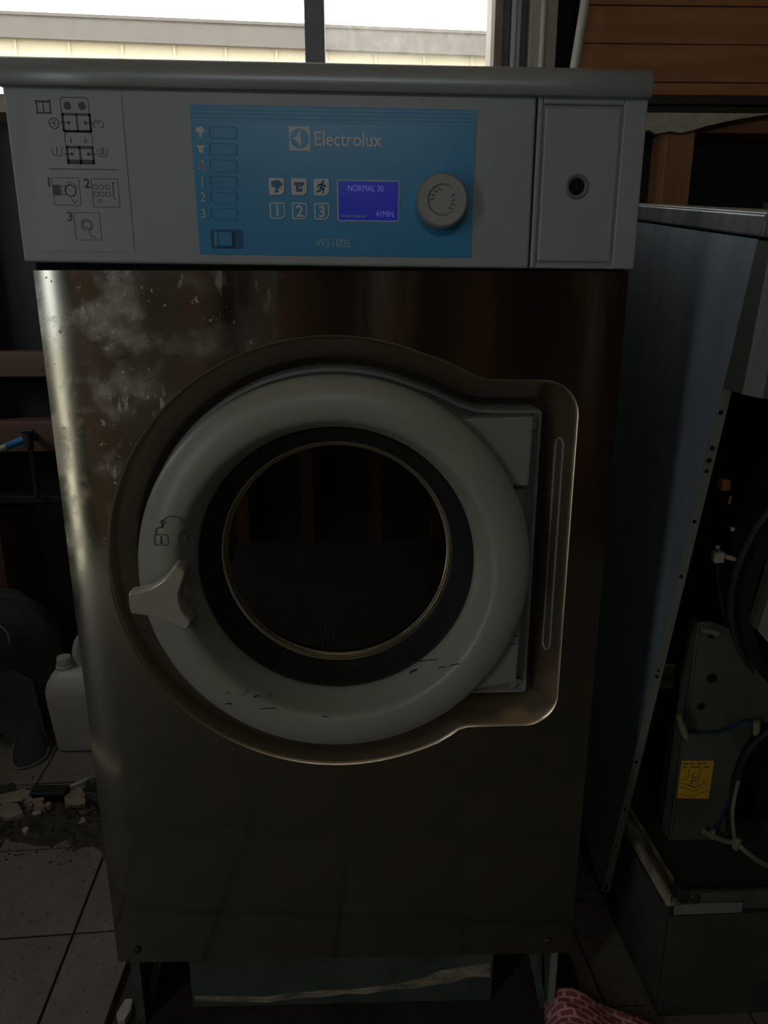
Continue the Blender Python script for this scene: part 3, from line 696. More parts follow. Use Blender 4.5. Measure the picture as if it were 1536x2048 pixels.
# dial
kx, kz = .1268, 1.2672
dl = sub(MB().lathe([(.0290, YB), (.0293, YB-.010), (.0297, YB-.020), (.0285, YB-.0245), (.0265, YB-.0262), (.0175, YB-.0262), (.0165, YB-.0250), (.0155, YB-.0240), (.0001, YB-.0240)], kx, kz, 64), 'dial', 'dial', wm, True)
m = MB(); m.ribbon(arc(kx, kz, .0160, 200, 350, 18), .0014, YB-.0242, .0004); sub(m, 'dial_groove', 'hinge_grey', dl)
m = MB()
for a in (150, 172, 128, 105, 20, -5, -25, -48): m.ribbon([(kx+.0105*math.cos(math.radians(a)), kz+.0105*math.sin(math.radians(a))), (kx+.0138*math.cos(math.radians(a+8)), kz+.0138*math.sin(math.radians(a+8)))], .0013, YB-.0242, .0004)
sub(m, 'dial_mark', 'dark_print', dl)

# ---- instruction sticker on the left of the head
m = MB(); m.prism(rrect(-.3385, -.2325, 1.2090, 1.3755, .002, 3), YC-.0011, YC+.0005)
stk = tilt(m).build('instruction_sticker', M['sticker'], wm)
ys = YC-.0011
m = MB(); RB = lambda path, w=.0009, c=False: m.ribbon(path, w, ys, .0003, c)
# upper compartment pictogram
RB(rrect(-.3000, -.2690, 1.3365, 1.3705, [.004, .004, .0005, .0005], 3), .0008, True)
RB(rrect(-.2990, -.2690, 1.3365, 1.3535, .0005, 1), .0026, True); RB([(-.2838, 1.3365), (-.2838, 1.3535)], .0020)
for x in (-.2925, -.2765): m.disc(x, 1.3620, .0042, ys-.0002, ys, 14)
for x, s in ((-.2930, -1), (-.2745, 1)): m.disc(x, 1.3450, .0018, ys-.0003, ys, 10); RB([(x, 1.3450), (x+s*.009, 1.3450)], .0008)
RB(arc(-.3095, 1.3440, .0055, 0, 345, 16), .0008, True)
for a in range(0, 180, 60): RB([(-.3095+.005*math.cos(math.radians(a)), 1.3440+.005*math.sin(math.radians(a))), (-.3095-.005*math.cos(math.radians(a)), 1.3440-.005*math.sin(math.radians(a)))], .0006)
RB([(-.2655, 1.340), (-.2650, 1.346), (-.2620, 1.348), (-.2605, 1.344), (-.2585, 1.348), (-.2550, 1.346), (-.2548, 1.341), (-.258, 1.3405)], .0008)
# lower pictogram
RB(rrect(-.2990, -.2685, 1.3030, 1.3355, [.004, .004, .0005, .0005], 3), .0008, True)
m.box(-.2985, -.2690, ys-.0003, ys, 1.3030, 1.3072); m.box(-.2985, -.2690, ys-.0003, ys, 1.3185, 1.3215)
RB([(-.2978, 1.303), (-.2978, 1.320)], .0020); RB([(-.2697, 1.303), (-.2697, 1.320)], .0020); RB([(-.2838, 1.303), (-.2838, 1.320)], .0024)
for x, s in ((-.2930, -1), (-.2745, 1)): m.disc(x, 1.3130, .0018, ys-.0003, ys, 10); RB([(x, 1.3130), (x+s*.009, 1.3130)], .0008)
for x, n_ in ((-.3095, 1), (-.2585, 2)):
    RB([(x-.006, 1.3185), (x-.004, 1.3110), (x+.004, 1.3110), (x+.006, 1.3185)], .0007)
    for k in range(n_): RB([(x-.0012*(n_-1)+.0024*k, 1.3130), (x-.0012*(n_-1)+.0024*k, 1.3195)], .0011)
for x in (-.2925, -.2765): RB([(x-.0015, 1.3265), (x+.0015, 1.3265)], .0008); RB([(x, 1.324), (x, 1.330)], .0008)
RB([(-.3200, 1.2972), (-.2430, 1.2972)], .0009)
# open book
RB([(-.3265, 1.3545), (-.3265, 1.3665), (-.3225, 1.3655), (-.3192, 1.3660), (-.3155, 1.3655), (-.3118, 1.3665), (-.3118, 1.3545), (-.3265, 1.3545)], .0016); RB([(-.3192, 1.3545), (-.3192, 1.366)], .0012)
# step frames
RB(rrect(-.3190, -.2885, 1.2590, 1.2880, .0004, 1), .0006, True); RB(rrect(-.2745, -.2445, 1.2575, 1.2875, .0004, 1), .0006, True); RB(rrect(-.2985, -.2690, 1.2215, 1.2510, .0004, 1), .0006, True)
m.box(-.3185, -.3105, ys-.0002, ys, 1.2690, 1.2805); RB(rrect(-.3095, -.3045, 1.2700, 1.2790, .0004, 1), .0006, True)
RB(arc(-.2990, 1.2745, .0060, -20, 330, 18), .0012, True); RB([(-.2995, 1.2665), (-.296, 1.2610), (-.2915, 1.2650)], .0007); RB(arc(-.2990, 1.2745, .0085, 20, 110, 6), .0006)
for k in range(3):
    for q in range(2): RB(rrect(-.2730+.0070*k, -.2682+.0070*k, 1.2690+.0075*q, 1.2735+.0075*q, .0012, 2), .0006, True)
RB([(-.2485, 1.2665), (-.2505, 1.2665), (-.2505, 1.2835), (-.2485, 1.2835)], .0009); RB(arc(-.266, 1.2640, .0018, 0, 300, 8), .0006)
RB(arc(-.2845, 1.2375, .0062, -60, 250, 16), .0010); RB(arc(-.2845, 1.2375, .0042, 0, 345, 12), .0006, True); RB([(-.2845, 1.2360), (-.2810, 1.2260), (-.2760, 1.2240)], .0009)
tilt(m).build('sticker_symbols', M['dark_print'], stk)
for s, x, z in (('1', -.3225, 1.2785), ('2', -.2795, 1.2778), ('3', -.3030, 1.2420)):
    text('step_number', s, .0138, x, z+ZT(x), ys, M['dark_print'], stk, 'CENTER', bold=.0003)

# ================================================================== PLINTH UNDER THE WASHER
pl = thing('steel_plinth', (0, .4, 0), 'low galvanised steel plinth under the stainless washing machine', 'plinth')
m = MB(); m.box(-.2665, .2490, .060, .066, -.011, ZB-.004); m.box(-.2665, .2490, .060, .085, ZB-.010, ZB-.004); m.build('front_plate', M['galv'], pl)
for s in (-1, 1):
    x0 = -.352 if s < 0 else .337
    m = MB(); m.box(x0, x0+.014, .030, .78, -.011, ZB-.001); m.build('side_plate', M['galv'], pl)
m = MB(); m.prism([(.296, .150), (.306, .150), (.340, .006), (.340, -.010), (.330, -.010)], .042, .048); m.build('gusset', M['galv'], pl)
m = MB(); m.box(.337, .347, .018, .034, -.011, ZB-.001, .001); m.build('front_edge', M['n_flange'], pl)
m = MB(); m.prism([(-.300, .150), (-.310, .150), (-.344, .006), (-.344, -.010), (-.334, -.010)], .062, .068); m.build('gusset', M['galv'], pl)
m = MB(); zs = []
top = [(-.262, .014), (-.20, .012), (-.14, .008), (-.09, .016), (-.04, .019), (.02, .021), (.08, .029), (.13, .040), (.16, .056), (.20, .062), (.245, .070)]
bot = [(.245, .040), (.21, .041), (.18, .030), (.15, .026), (.12, .020), (.08, .019), (.03, .009), (0, .012), (-.05, .004), (-.08, .006), (-.14, -.004), (-.262, .004)]
m.prism(top+bot, .0585, .0602); m.build('limescale_crust', M['rust'], pl)
MB().box(-.2665, .2490, .086, .76, -.011, .0).build('base_sheet', M['black'], pl)

# ================================================================== NEIGHBOURING MACHINE
npl = thing('machine_plinth', (.85, .35, 0), 'dark steel plinth under the stripped machine on the right', 'plinth')
pa = math.radians(2.6); pc, ps = math.cos(pa), math.sin(pa)
PX = lambda v: Vector((.522+v.x*pc-v.y*ps, .0116+v.x*ps*.45+v.y*pc, v.z))
def plp(name, mat, *b, bev=.0): return MB().box(*b, bev).xf(PX).build(name, M[mat], npl)
plp('front_plate', 'n_plinth', 0, .70, 0, .012, -.011, .205, bev=.002)
plp('side_plate', 'n_plinth_side', 0, .008, .012, .72, -.011, .205)
plp('top_fold', 'n_plinth', 0, .70, .0, .03, .205, .208)
plp('back_plate', 'n_plinth_side', .008, .70, .71, .72, -.011, .205)
nm = thing('dismantled_machine', (.85, .35, .21), 'blue grey laundry machine with its lower front cover removed, right of the washer', 'machine')
O_ = Vector((.476, .189, .092))
a_, d_, r_ = map(math.radians, (-1.8, 8.7, 2.3))
NR = Matrix.Rotation(r_, 3, 'Y') @ Matrix.Rotation(d_, 3, 'X') @ Matrix.Rotation(a_, 3, 'Z')
NX = lambda v: O_+NR @ v
def np2(m, name, mat, smooth=False, parent=nm): return m.xf(NX).build(name, M[mat], parent, smooth)
HT = 1.154; WN = .66; DN = .72
m = MB(); sp_ = [(0, 0), (.28, 0), (.34, .26), (DN, .30), (DN, HT-.002), (0, HT-.002)]; m.add([(0, a, b) for a, b in sp_]+[(.0018, a, b) for a, b in sp_], [list(range(6)), list(range(6, 12))[::-1]]+[[i, (i+1) % 6, 6+(i+1) % 6, 6+i] for i in range(6)])
side_n = np2(m, 'side_panel', 'n_side')
m = MB(); m.box(0, .0135, -.0015, 0, 0, .965)                 # folded front edge with holes drawn as real dark plugs
edge = np2(m, 'folded_edge', 'n_flange')
m = MB()
for zz, rr in ((.932, .0032), (.881, .0034), (.863, .0038), (.847, .0030), (.769, .0030), (.678, .0030), (.507, .0022), (.495, .0032), (.317, .0030), (.209, .0026), (.175, .0018), (.118, .0022)):
    np2(MB().disc(.0055, zz, rr, -.0022, -.0010, 14), 'edge_hole', 'black', False, edge)
np2(MB().box(.003, .0085, -.0024, -.0010, .006, .022), 'edge_slot', 'black', False, edge)
np2(MB().box(WN-.002, WN, 0, DN, .30, HT-.002), 'side_panel', 'n_side')
np2(MB().box(0, WN, DN, DN+.002, .30, HT), 'back_panel', 'n_plinth_side')
# lid
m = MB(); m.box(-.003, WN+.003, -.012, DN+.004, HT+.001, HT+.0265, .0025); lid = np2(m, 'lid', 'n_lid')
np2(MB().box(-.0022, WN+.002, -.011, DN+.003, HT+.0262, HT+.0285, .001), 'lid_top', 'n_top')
# upper front cover with slanted side
m = MB()
sec = [(0, -.003), (.0, -.058), (.018, -.075), (WN-.018, -.075), (WN, -.058), (WN, -.003)]
z0s = [.966, .972, .972, .972, .972, .966]
vs = [(x, y, z) for (x, y), z in zip(sec, z0s)]+[(x, y*.62 if y < -.01 else y, HT-.003) for x, y in sec]
m.add(vs, [[i, (i+1) % 6, 6+(i+1) % 6, 6+i] for i in range(6)]+[list(range(6))[::-1], list(range(6, 12))])
np2(m, 'upper_front', 'n_front')
# tub front (pale sheet) and drum behind, in the leaning shell
m = MB()
tb = [(.148, .585), (.215, .520), (.60, .520), (.62, .58), (.62, .90), (.60, .955), (.168, .955), (.152, .93)]
m.prism(tb, .004, .008); tub = np2(m, 'tub_front', 'n_tub')
m = MB(); m.prism([(.138, .592), (.148, .585), (.152, .93), (.168, .955), (.158, .955), (.142, .93)], .006, .02); np2(m, 'tub_front_edge', 'n_sheet')
m = MB(); m.lathe([(.245, .03), (.262, .035), (.265, .06), (.265, .5), (.0001, .52)], .385, .66, 64); np2(m, 'outer_drum', 'rubber', True)
m = MB(); m.tube([(.385+.27*math.cos(math.radians(a)), .05, .66+.27*math.sin(math.radians(a))) for a in range(100, 265, 8)], .006, 8); np2(m, 'clamp_ring', 'iron', True)
# things inside the opening (upright chassis)
def inn(m, name, mat, smooth=False, parent=nm): return m.build(name, M[mat], parent, smooth)
ysn = .155
br = [(.574, .232), (.575, .40), (.577, .655), (.600, .655), (.640, .640), (.705, .575), (.78, .50), (.78, .470), (.735, .480), (.700, .455), (.682, .415), (.672, .36), (.672, .300), (.684, .232)]
m = MB(); m.prism(br, ysn, ysn+.004); m.prism([(.574, .232), (.575, .40), (.577, .655), (.581, .655), (.579, .40), (.578, .232)], ysn-.002, ysn+.03); brk = inn(m, 'drum_bracket', 'n_sheet')
m = MB()
for x, z, rr in ((.603, .632, .0062), (.613, .553, .0088), (.602, .500, .0066)): inn(MB().disc(x, z, rr, ysn-.0006, ysn+.001, 20), 'bracket_hole', 'black', parent=brk)
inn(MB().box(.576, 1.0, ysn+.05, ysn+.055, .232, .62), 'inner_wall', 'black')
m = MB(); m.prism([(.5800, .3955), (.6365, .3945), (.6360, .3180), (.5770, .3210), (.5795, .385)], ysn-.0012, ysn-.0002); lab = inn(m, 'warning_label', 'yellow')
m = MB(); yl = ysn-.0012; LB = lambda p, w=.0010: m.ribbon(p, w, yl, .0003)
for z0, x1 in ((.3900, .630), (.3830, .622)):
    x = .5835
    while x < x1: LB([(x, z0), (x+random.uniform(.004, .009), z0)], .0026); x += random.uniform(.009, .014)
LB([(.5945, .380), (.5950, .365), (.5905, .357), (.5810, .358)]); LB([(.6150, .379), (.6120, .352), (.6160, .343)], .0013)
LB([(.6000, .368), (.6095, .371)]); LB([(.6010, .361), (.6090, .363)], .002); LB([(.6005, .354), (.6100, .356)], .002); LB([(.6020, .348), (.6020, .368)], .0012); LB([(.5960, .346), (.6080, .343)], .002)
LB([(.5800, .352), (.5960, .347), (.6080, .341), (.6200, .348), (.6330, .359)]); LB([(.5795, .344), (.5950, .340), (.6070, .334), (.6200, .340), (.6330, .349)]); LB([(.5790, .330), (.5950, .325), (.605, .322)]); LB([(.606, .322), (.6330, .336)])
inn(m, 'label_print', 'dark_print', parent=lab)
m = MB(); m.tube(smooth_pts([(.566, .13, .470), (.580, .150, .455), (.615, .150, .452), (.648, .150, .458), (.675, .148, .474), (.690, .146, .474)], 6), .0026, 8); inn(m, 'blue_wire', 'wire_blue', True)
m = MB(); m.tube([(.5525, .13, .500), (.558, .13, .486)], .0045, 10); m.tube([(.558, .13, .486), (.568, .13, .462)], .0062, 10); m.tube([(.568, .13, .462), (.571, .13, .455)], .0035, 10); inn(m, 'wire_plug', 'tube_pale', True)
m = MB(); m.tube([(.694, .143, .478), (.697, .143, .452)], .006, 10); inn(m, 'wire_clip', 'tube_pale', True)
m = MB(); m.tube(smooth_pts([(.758, .12, .500), (.715, .13, .470), (.688, .14, .425), (.678, .145, .37), (.676, .148, .30), (.680, .148, .255)], 6), .008, 10); inn(m, 'door_seal_hose', 'rubber', True)
m = MB(); m.tube(smooth_pts([(.676, .140, .366), (.6725, .138, .310), (.678, .136, .268), (.682, .134, .246)], 5), .0034, 8); inn(m, 'thin_tube', 'tube_pale', True)
m = MB(); m.tube(smooth_pts([(.630, .145, .258), (.648, .143, .249), (.668, .140, .241), (.686, .135, .240), (.700, .120, .232), (.730, .110, .215), (.78, .105, .211)], 6), [.0052]*36+[.0052], 10); inn(m, 'pale_hose', 'tube_pale', True)
inn(MB().tube([(.646, .1425, .245), (.6465, .1425, .262)], .0045, 8), 'hose_tie', 'tube_pale', True); inn(MB().tube([(.684, .133, .230), (.689, .134, .252)], .0062, 10), 'hose_tie', 'tube_pale', True)
m = MB(); m.tube(smooth_pts([(.672, .146, .335), (.664, .147, .300), (.652, .147, .262)], 4), .0022, 6); inn(m, 'blue_wire', 'wire_blue', True)
m = MB(); m.box(.587, .600, .150, .168, .876, .894, .002); inn(m, 'orange_plug', 'orange')
m = MB(); m.tube([(.602, .15, .868), (.601, .15, .856)], .0022, 8); inn(m, 'plug_pin', 'orange', True)
m = MB(); m.box(.590, .606, .150, .166, .758, .776, .002); m.tube([(.607, .157, .768), (.634, .157, .760)], .004, 8); m.tube([(.592, .15, .783), (.592, .15, .788)], .0034, 8); m.tube([(.612, .15, .812), (.612, .15, .818)], .0034, 8); inn(m, 'ivory_plug', 'ivory')
m = MB(); m.tube(smooth_pts([(.600, .16, .757), (.606, .16, .72), (.624, .16, .66), (.640, .16, .62)], 5), .0018, 6); inn(m, 'thin_tube', 'iron', True)
m = MB(); m.tube([(.574, .13, .652), (.585, .13, .650), (.600, .13, .646)], .005, 8); inn(m, 'bracket_bolt', 'tube_pale', True)
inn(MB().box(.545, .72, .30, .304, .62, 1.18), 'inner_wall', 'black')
# base rails resting on the plinth
rl = MB(); rl.box(.002, .030, .02, .70, .2085, .214); rl.box(.002, .007, .02, .70, .214, .232); rl.box(.026, .031, .04, .70, .214, .226); rl.xf(PX); inn(rl, 'base_rail', 'rust')
rl = MB(); rl.box(.030, .66, .006, .012, .2085, .246); rl.box(.030, .66, .006, .05, .2085, .2125); rl.xf(PX); inn(rl, 'base_rail', 'n_sheet')
rl = MB(); rl.box(.006, .118, .001, .0055, .2085, .228, .0012); rl.xf(PX); inn(rl, 'rail_splice', 'n_flange')
rl = MB(); rl.box(.012, .030, .006, .03, .2285, .252, .003); rl.lathe([(.0001, .001), (.006, .001), (.0085, .004), (.0085, .02)], .038, .237, 20); rl.xf(PX); inn(rl, 'corner_bolt', 'iron')
inn(MB().box(.004, .66, .05, .70, .2090, .2125).xf(PX), 'base_pan', 'n_plinth_side')
# offcut lying on the lid
oc = MB().add([(.13, .06, 0), (.50, .02, 0), (.50, .42, 0), (.20, .40, 0), (.14, .06, .004), (.50, .02, .016), (.50, .42, .014), (.20, .40, .012)], [[0, 1, 2, 3], [4, 5, 6, 7], [0, 1, 5, 4], [1, 2, 6, 5], [2, 3, 7, 6], [3, 0, 4, 7]])
oc.xf(lambda v: NX(Vector((v.x+.06, v.y+.16, v.z+HT+.0287))))
tag(oc.build('offcut', M['board']), 'dark flat offcut lying on the lid of the right-hand machine', 'offcut')

# ================================================================== LOOSE THINGS
# white jug
jg = thing('jerrycan', (-.715, .862, 0), 'white plastic jerrycan standing on the tiles beside the grey fabric cover', 'jerrycan')
jx, jy = -.715, .862
def sect(hx_, hy_, r, z, dx=0): return [(jx+dx+p[0], jy+p[1], z) for p in rrect(-hx_, hx_, -hy_, hy_, r, 5)]
def stack(secs, closed=True):
    m = MB(); n = len(secs[0]); m.v = [p for s in secs for p in s]
    m.f = [(k*n+i, k*n+(i+1) % n, (k+1)*n+(i+1) % n, (k+1)*n+i) for k in range(len(secs)-1) for i in range(n)]
    if closed: m.f += [tuple(range(n))[::-1], tuple((len(secs)-1)*n+i for i in range(n))]
    return m
stack([sect(.074, .052, .02, .001), sect(.083, .060, .024, .006), (sect(.087, .062, .026, .016)), sect(.098, .066, .028, .150), sect(.099, .066, .028, .172), sect(.094, .062, .030, .196), sect(.084, .052, .03, .216), (sect(.074, .042, .028, .226)), sect(.066, .034, .026, .229)]).build('body', M['jug'], jg, True)
cxj = -.767
MB().lathe([(.0225, 0), (.0225, .010), (.0205, .012), (.0205, .016)], 0, 0, 28).xf(lambda v: Vector((cxj+v.x, jy-.012+v.z, .226+v.y))).build('neck', M['jug'], jg, True)
MB().lathe([(.0190, .012), (.0190, .030), (.017, .034), (.0001, .034)], 0, 0, 28).xf(lambda v: Vector((cxj+v.x, jy-.012+v.z, .226+v.y))).build('cap', M['jug'], jg, True)
MB().tube(smooth_pts([(-.735, jy+.01, .225), (-.737, jy+.01, .262), (-.722, jy+.01, .300), (-.69, jy+.01, .312), (-.645, jy+.01, .300), (-.625, jy+.01, .27), (-.620, jy+.01, .222)], 5), .0155, 12).build('carry_handle', M['jug'], jg, True)
# draped grey fabric cover
fc = thing('fabric_cover', (-1.0, .95, 0), 'crumpled dark grey fabric cover with pale piping, slumped on the floor at far left', 'cover')
m = MB(); nu, nv = 72, 30; pts = []
for j in range(nv+1):
    v = j/nv                                                 # 0 top .. 1 hem
    zz = .385*(1-v**2.2)+.003
    rx = .225*(math.sin(min(1, v*1.45+.01)*PI/2)**.85); ry = .112*(math.sin(min(1, v*1.45+.01)*PI/2)**.8)
    for i in range(nu):
        a = 2*PI*i/nu
        f = 1+.055*v*math.sin(5*a+3*v+.6)+.035*v*math.sin(9*a-5*v)+.05*mnoise.noise(Vector((2.2*math.cos(a), 2.2*math.sin(a), 4*v)))
        pts.append((-1.055+rx*f*math.cos(a), .985+ry*f*math.sin(a), max(.003, zz+.016*mnoise.noise(Vector((3*math.cos(a), 3*math.sin(a), 5*v+7))))))
m.v = pts; m.f = [(j*nu+i, j*nu+(i+1) % nu, (j+1)*nu+(i+1) % nu, (j+1)*nu+i) for j in range(nv) for i in range(nu)]; m.f.append(tuple(range(nu)))
m.build('cover_cloth', M['cloth'], fc, 'all')
lip = smooth_pts([(-.885, .84, .060), (-.905, .80, .030), (-.893, .757, .008), (-.871, .732, .004), (-.851, .732, .004), (-.827, .750, .005), (-.814, .778, .008), (-.820, .812, .014)], 5)
apex = Vector((-.90, .93, .14)); n = len(lip)
top_e = smooth_pts([(-.905, .80, .030), (-.895, .825, .052), (-.882, .84, .068), (-.862, .838, .064), (-.840, .828, .044), (-.820, .812, .014)], 5)
m = MB(); K = 6; rows_ = [[p.lerp(apex, k/K*.9) for p in lip] for k in range(K+1)]
m.v = [tuple(p) for r0 in rows_ for p in r0]; m.f = [(k*n+i, k*n+i+1, (k+1)*n+i+1, (k+1)*n+i) for k in range(K) for i in range(n-1)]
n2 = len(top_e); b0 = len(m.v); rows2 = [[p.lerp(Vector((-1.14+.26*(p.x+.905)/.085, .895, .17+.05*math.sin((p.x+.905)/.085*PI))), (k/K)) for p in top_e] for k in range(K+1)]
m.v += [tuple(p) for r0 in rows2 for p in r0]; m.f += [(b0+k*n2+i, b0+k*n2+i+1, b0+(k+1)*n2+i+1, b0+(k+1)*n2+i) for k in range(K) for i in range(n2-1)]
m.build('hem_fold', M['cloth'], fc, 'all')
MB().tube(lip, .0022, 8).build('piping', M['piping'], fc, True)
MB().tube(smooth_pts([(-.940, .862, .356), (-.922, .858, .343), (-.911, .857, .330), (-.906, .856, .310), (-.908, .858, .293)], 5), .0022, 8).build('piping', M['piping'], fc, True)
# tap with blue hose on the noggin
tp_ = thing('hose_tap', (-.925, YW-.05, .78), 'dark iron tap with a bright blue hose end on the lower timber noggin', 'tap')
MB().tube(smooth_pts([(-.915, YW-.045, .798), (-.935, YW-.055, .790), (-.955, YW-.07, .782)], 4), .0105, 12).build('hose_coupling', M['tap_blue'], tp_, True)
MB().tube(smooth_pts([(-.955, YW-.07, .782), (-.972, YW-.08, .776)], 3), .0085, 12).build('hose_band', M['plaster'], tp_, True)
MB().tube(smooth_pts([(-.972, YW-.08, .776), (-1.0, YW-.095, .766), (-1.06, YW-.11, .745), (-1.12, YW-.11, .70)], 5), .0125, 12).build('blue_hose', M['tap_blue'], tp_, True)
m = MB(); m.tube([(-.902, YW-.002, .80), (-.902, YW-.05, .80)], .011, 12); m.tube([(-.902, YW-.045, .816), (-.902, YW-.045, .776)], .013, 12); m.build('tap_body', M['iron'], tp_, True)
m = MB(); m.tube([(-.92, YW-.045, .822), (-.884, YW-.045, .822)], .0055, 8); m.tube([(-.902, YW-.045, .812), (-.902, YW-.045, .824)], .004, 8); m.build('tap_lever', M['iron'], tp_, True)
MB().tube([(-.904, YW-.035, .776), (-.902, YW-.035, .629)], .0075, 10).build('down_pipe', M['iron'], tp_, True)
# pink checked cleaning cloth at the front right
m = MB(); nu, nv = 34, 26; uv = []
for j in range(nv+1):
    for i in range(nu+1):
        u, v = i/nu, j/nv
        x = .338+.185*u; y = .052-.12*v-.065*u
        h = .048*math.exp(-((u-.22)**2)/.10)*(1-.25*v)+.020*math.exp(-((u-.75)**2)/.06)
        e = min(u, 1-u, v*1.2, .6)/.10; h *= min(1, max(0, e))**.55
        h += .004*mnoise.noise(Vector((u*7, v*7, 3)))*min(1, max(0, e))
        m.v.append((x-.012*math.sin(v*2)*(1-u), y, .003+max(0, h))); uv.append((u*8.0+.25*math.sin(v*5), v*7.0+.3*math.sin(u*6)))
m.f = [(j*(nu+1)+i, j*(nu+1)+i+1, (j+1)*(nu+1)+i+1, (j+1)*(nu+1)+i) for j in range(nv) for i in range(nu)]; m.uv = uv
rg = m.build('cleaning_cloth', M['rag'], None, 'all'); tag(rg, 'crumpled pink cleaning cloth with red brick-like checks at the washer foot', 'cloth')
sd = rg.modifiers.new('thickness', 'SOLIDIFY'); sd.thickness = .002
# debris on the left: dirt heap, broken tile, chips
m = MB(); nu, nv = 60, 30
for j in range(nv+1):
    for i in range(nu+1):
        u, v = i/nu, j/nv; x = -.98+.60*u; yc = .535+.045*math.sin(u*5+1)+.03*(u-.5); y = yc+(v-.5)*.165*(1+.25*math.sin(u*9)+.7*mnoise.noise(Vector((u*16, 3.3, .2))))
        e = max(0, min(v, 1-v, u*3, (1-u)*3)*2)
        q = .5+.5*mnoise.noise(Vector((u*26, v*12, 1))); m.v.append((x, y, -.002+.022*min(1, e)**.7*(.35+.9*q)*(.7+.5*u)))
m.f = [(j*(nu+1)+i, j*(nu+1)+i+1, (j+1)*(nu+1)+i+1, (j+1)*(nu+1)+i) for j in range(nv) for i in range(nu)]
dirt = m.build('dirt_heap', M['soil'], None); dirt['kind'] = 'stuff'; tag(dirt, 'dark crumbly dirt strewn in a band across the left floor tiles', 'dirt')
m = MB()
for k in range(420):
    u = random.random(); x = -.95+.54*u; y = .535+random.gauss(0, .075); s = random.uniform(.0010, .0036); z0 = .0 if abs(y-.54) > .075 else .014
    vs = [(x+s*random.uniform(.6, 1.3)*dx, y+s*random.uniform(.6, 1.3)*dy, z0+s*.8*dz) for dx, dy, dz in ((-1, -1, 0), (1, -1, 0), (1, 1, 0), (-1, 1, 0), (-.3, 0, 1.2), (.4, .2, 1))]
    m.add(vs, [[0, 1, 5, 4], [1, 2, 5], [2, 3, 4, 5], [3, 0, 4], [3, 2, 1, 0]])
g = m.build('grit', M['soil'], dirt); g['kind'] = 'stuff'
def shard(name, x, y, z, L, Wd, H, rz, tiltx, mat, label, cat, group=None, seed=0):
    rnd = random.Random(seed); k = rnd.choice((5, 6, 7)); out = []
    for i in range(k):
        a = 2*PI*i/k+rnd.uniform(-.25, .25); out.append((math.cos(a)*L/2*rnd.uniform(.75, 1.1), math.sin(a)*Wd/2*rnd.uniform(.7, 1.1)))
    m = MB(); m.add([(a, b, 0) for a, b in out]+[(a*.93, b*.93, H*rnd.uniform(.8, 1.2)) for a, b in out], [list(range(k))[::-1], list(range(k, 2*k))]+[[i, (i+1) % k, k+(i+1) % k, k+i] for i in range(k)])
    R = Matrix.Rotation(rz, 3, 'Z') @ Matrix.Rotation(tiltx, 3, 'X')
    m.xf(lambda v: R @ v); o = m.build(name, M[mat]); o.location = (x, y, z); return tag(o, label, cat, group)
shard('tile_shard', -.815, .590, .016, .115, .045, .010, .25, .30, 'shard', 'long flat broken tile piece leaning on dirt at the left picture edge', 'tile shard', None, 1)
shard('tile_shard', -.800, .545, .010, .10, .060, .012, -.2, .12, 'shard', 'large tan tile piece lying in front at the left picture edge', 'tile shard', None, 2)
shard('tile_shard', -.660, .588, .014, .065, .062, .012, .6, .35, 'shard', 'tan broken tile piece propped beside the black scrap', 'tile shard', None, 3)
shard('white_strip', -.680, .637, .014, .070, .014, .010, .75, 0, 'shard_white', 'narrow white strip of plaster leaning against the tan tile piece', 'plaster strip', None, 4)
for k, (x, y, s) in enumerate(((-.745, .575, .030), (-.770, .572, .028), (-.735, .552, .034), (-.757, .556, .024), (-.715, .560, .022), (-.782, .588, .024))):
    shard('rubble_chip', x, y, .013, s, s*.75, s*.45, k*1.3, .2, 'shard', 'small tan chip in the cluster of rubble on the dirt heap', 'rubble', 'rubble chips in the dirt', 20+k)
shard('tile_shard', -.618, .508, .010, .020, .030, .004, .1, .5, 'shard', 'small cream chip standing out on the dirt nearest the washer', 'tile shard', None, 9)
shard('tile_shard', -.735, .538, .010, .026, .010, .008, .1, .0, 'shard_white', 'small white chip beside the tan tile piece at left', 'tile shard', None, 10)
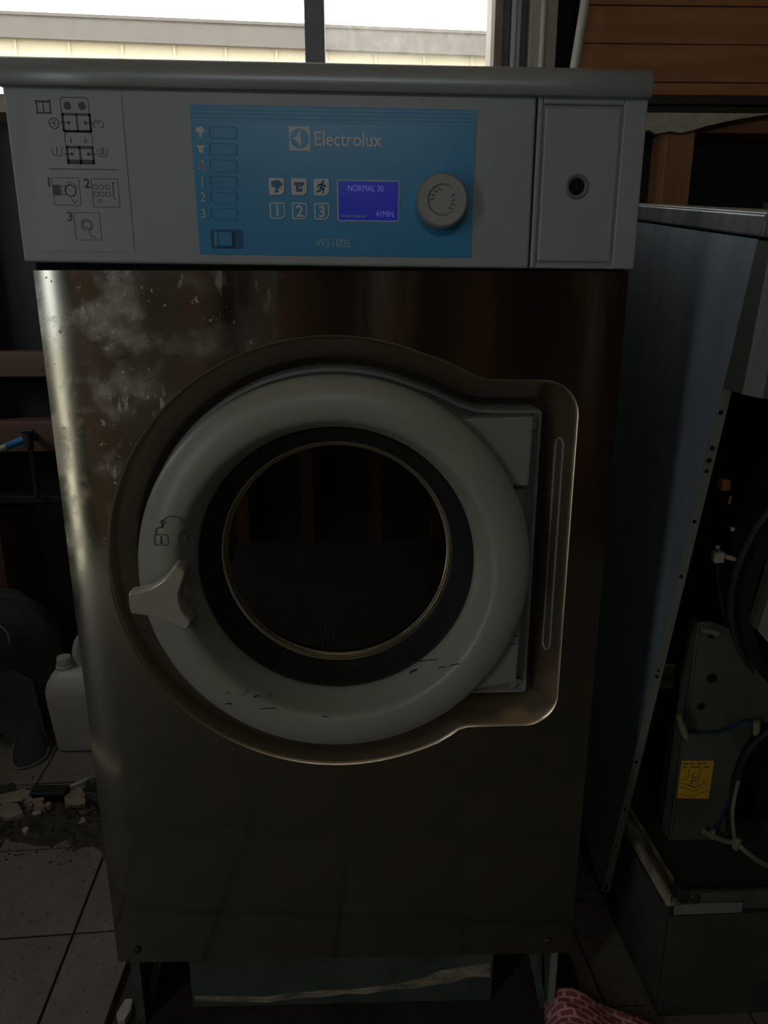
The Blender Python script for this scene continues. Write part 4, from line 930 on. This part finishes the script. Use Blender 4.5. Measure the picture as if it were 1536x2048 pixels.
shard('tile_shard', -.738, .487, .0, .020, .022, .012, .3, .0, 'shard_white', 'grey white pebble-like chip lying just off the dirt heap', 'tile shard', None, 12)
shard('tile_shard', -.795, .615, .012, .022, .010, .006, .1, .0, 'shard_white', 'tiny white chip at the tip of the long broken tile', 'tile shard', None, 13)
shard('wood_splinter', -.676, .478, .0, .030, .005, .003, -.3, 0, 'shard', 'thin orange splinter lying on the tile before the dirt heap', 'splinter', None, 14)
shard('wood_splinter', -.627, .482, .0, .020, .005, .003, .5, 0, 'shard', 'short pale splinter lying between the dirt heap and the washer', 'splinter', None, 15)
# black scraps
m = MB(); nu, nv = 20, 10
for j in range(nv+1):
    for i in range(nu):
        a = 2*PI*i/nu; p = j/nv*PI/2; q = 1+.25*mnoise.noise(Vector((2*math.cos(a), 2*math.sin(a), 3*p)))
        m.v.append((-.575+.072*q*math.cos(a)*math.cos(p), .600+.042*q*math.sin(a)*math.cos(p),   .020+.045*q*math.sin(p)**.8))
m.f = [(j*nu+i, j*nu+(i+1) % nu, (j+1)*nu+(i+1) % nu, (j+1)*nu+i) for j in range(nv) for i in range(nu)]+[tuple(range(nu))[::-1]]
tag(m.build('rubber_scrap', M['lump'], None, True), 'black rubbery lump lying between the rubble and the washer side', 'scrap')
m = MB(); m.box(-.775, -.690, .590, .625, .008, .030, .003); tag(m.build('dark_block', M['lump']), 'dark squared block lying on the dirt behind the rubble chips', 'scrap')
# broken white tile pieces in the gap at the washer's left foot
shard('tile_shard', -.378, .046, -.008, .026, .060, .010, .05, .05, 'shard_white', 'upright white tile sliver against the left foot of the plinth', 'tile shard', None, 16)
shard('tile_shard', -.378, -.006, -.008, .045, .030, .012, .2, .1, 'shard_white', 'broken white tile piece at the bottom edge, left of the plinth', 'tile shard', None, 17)
# shiny bolt on the floor between the machines
bo = MB(); bo.tube([(.452, .262, .004), (.468, .252, .006)], .005, 6); tag(bo.build('loose_bolt', M['chrome']), 'small shiny bolt lying on the floor between the two machines', 'bolt')
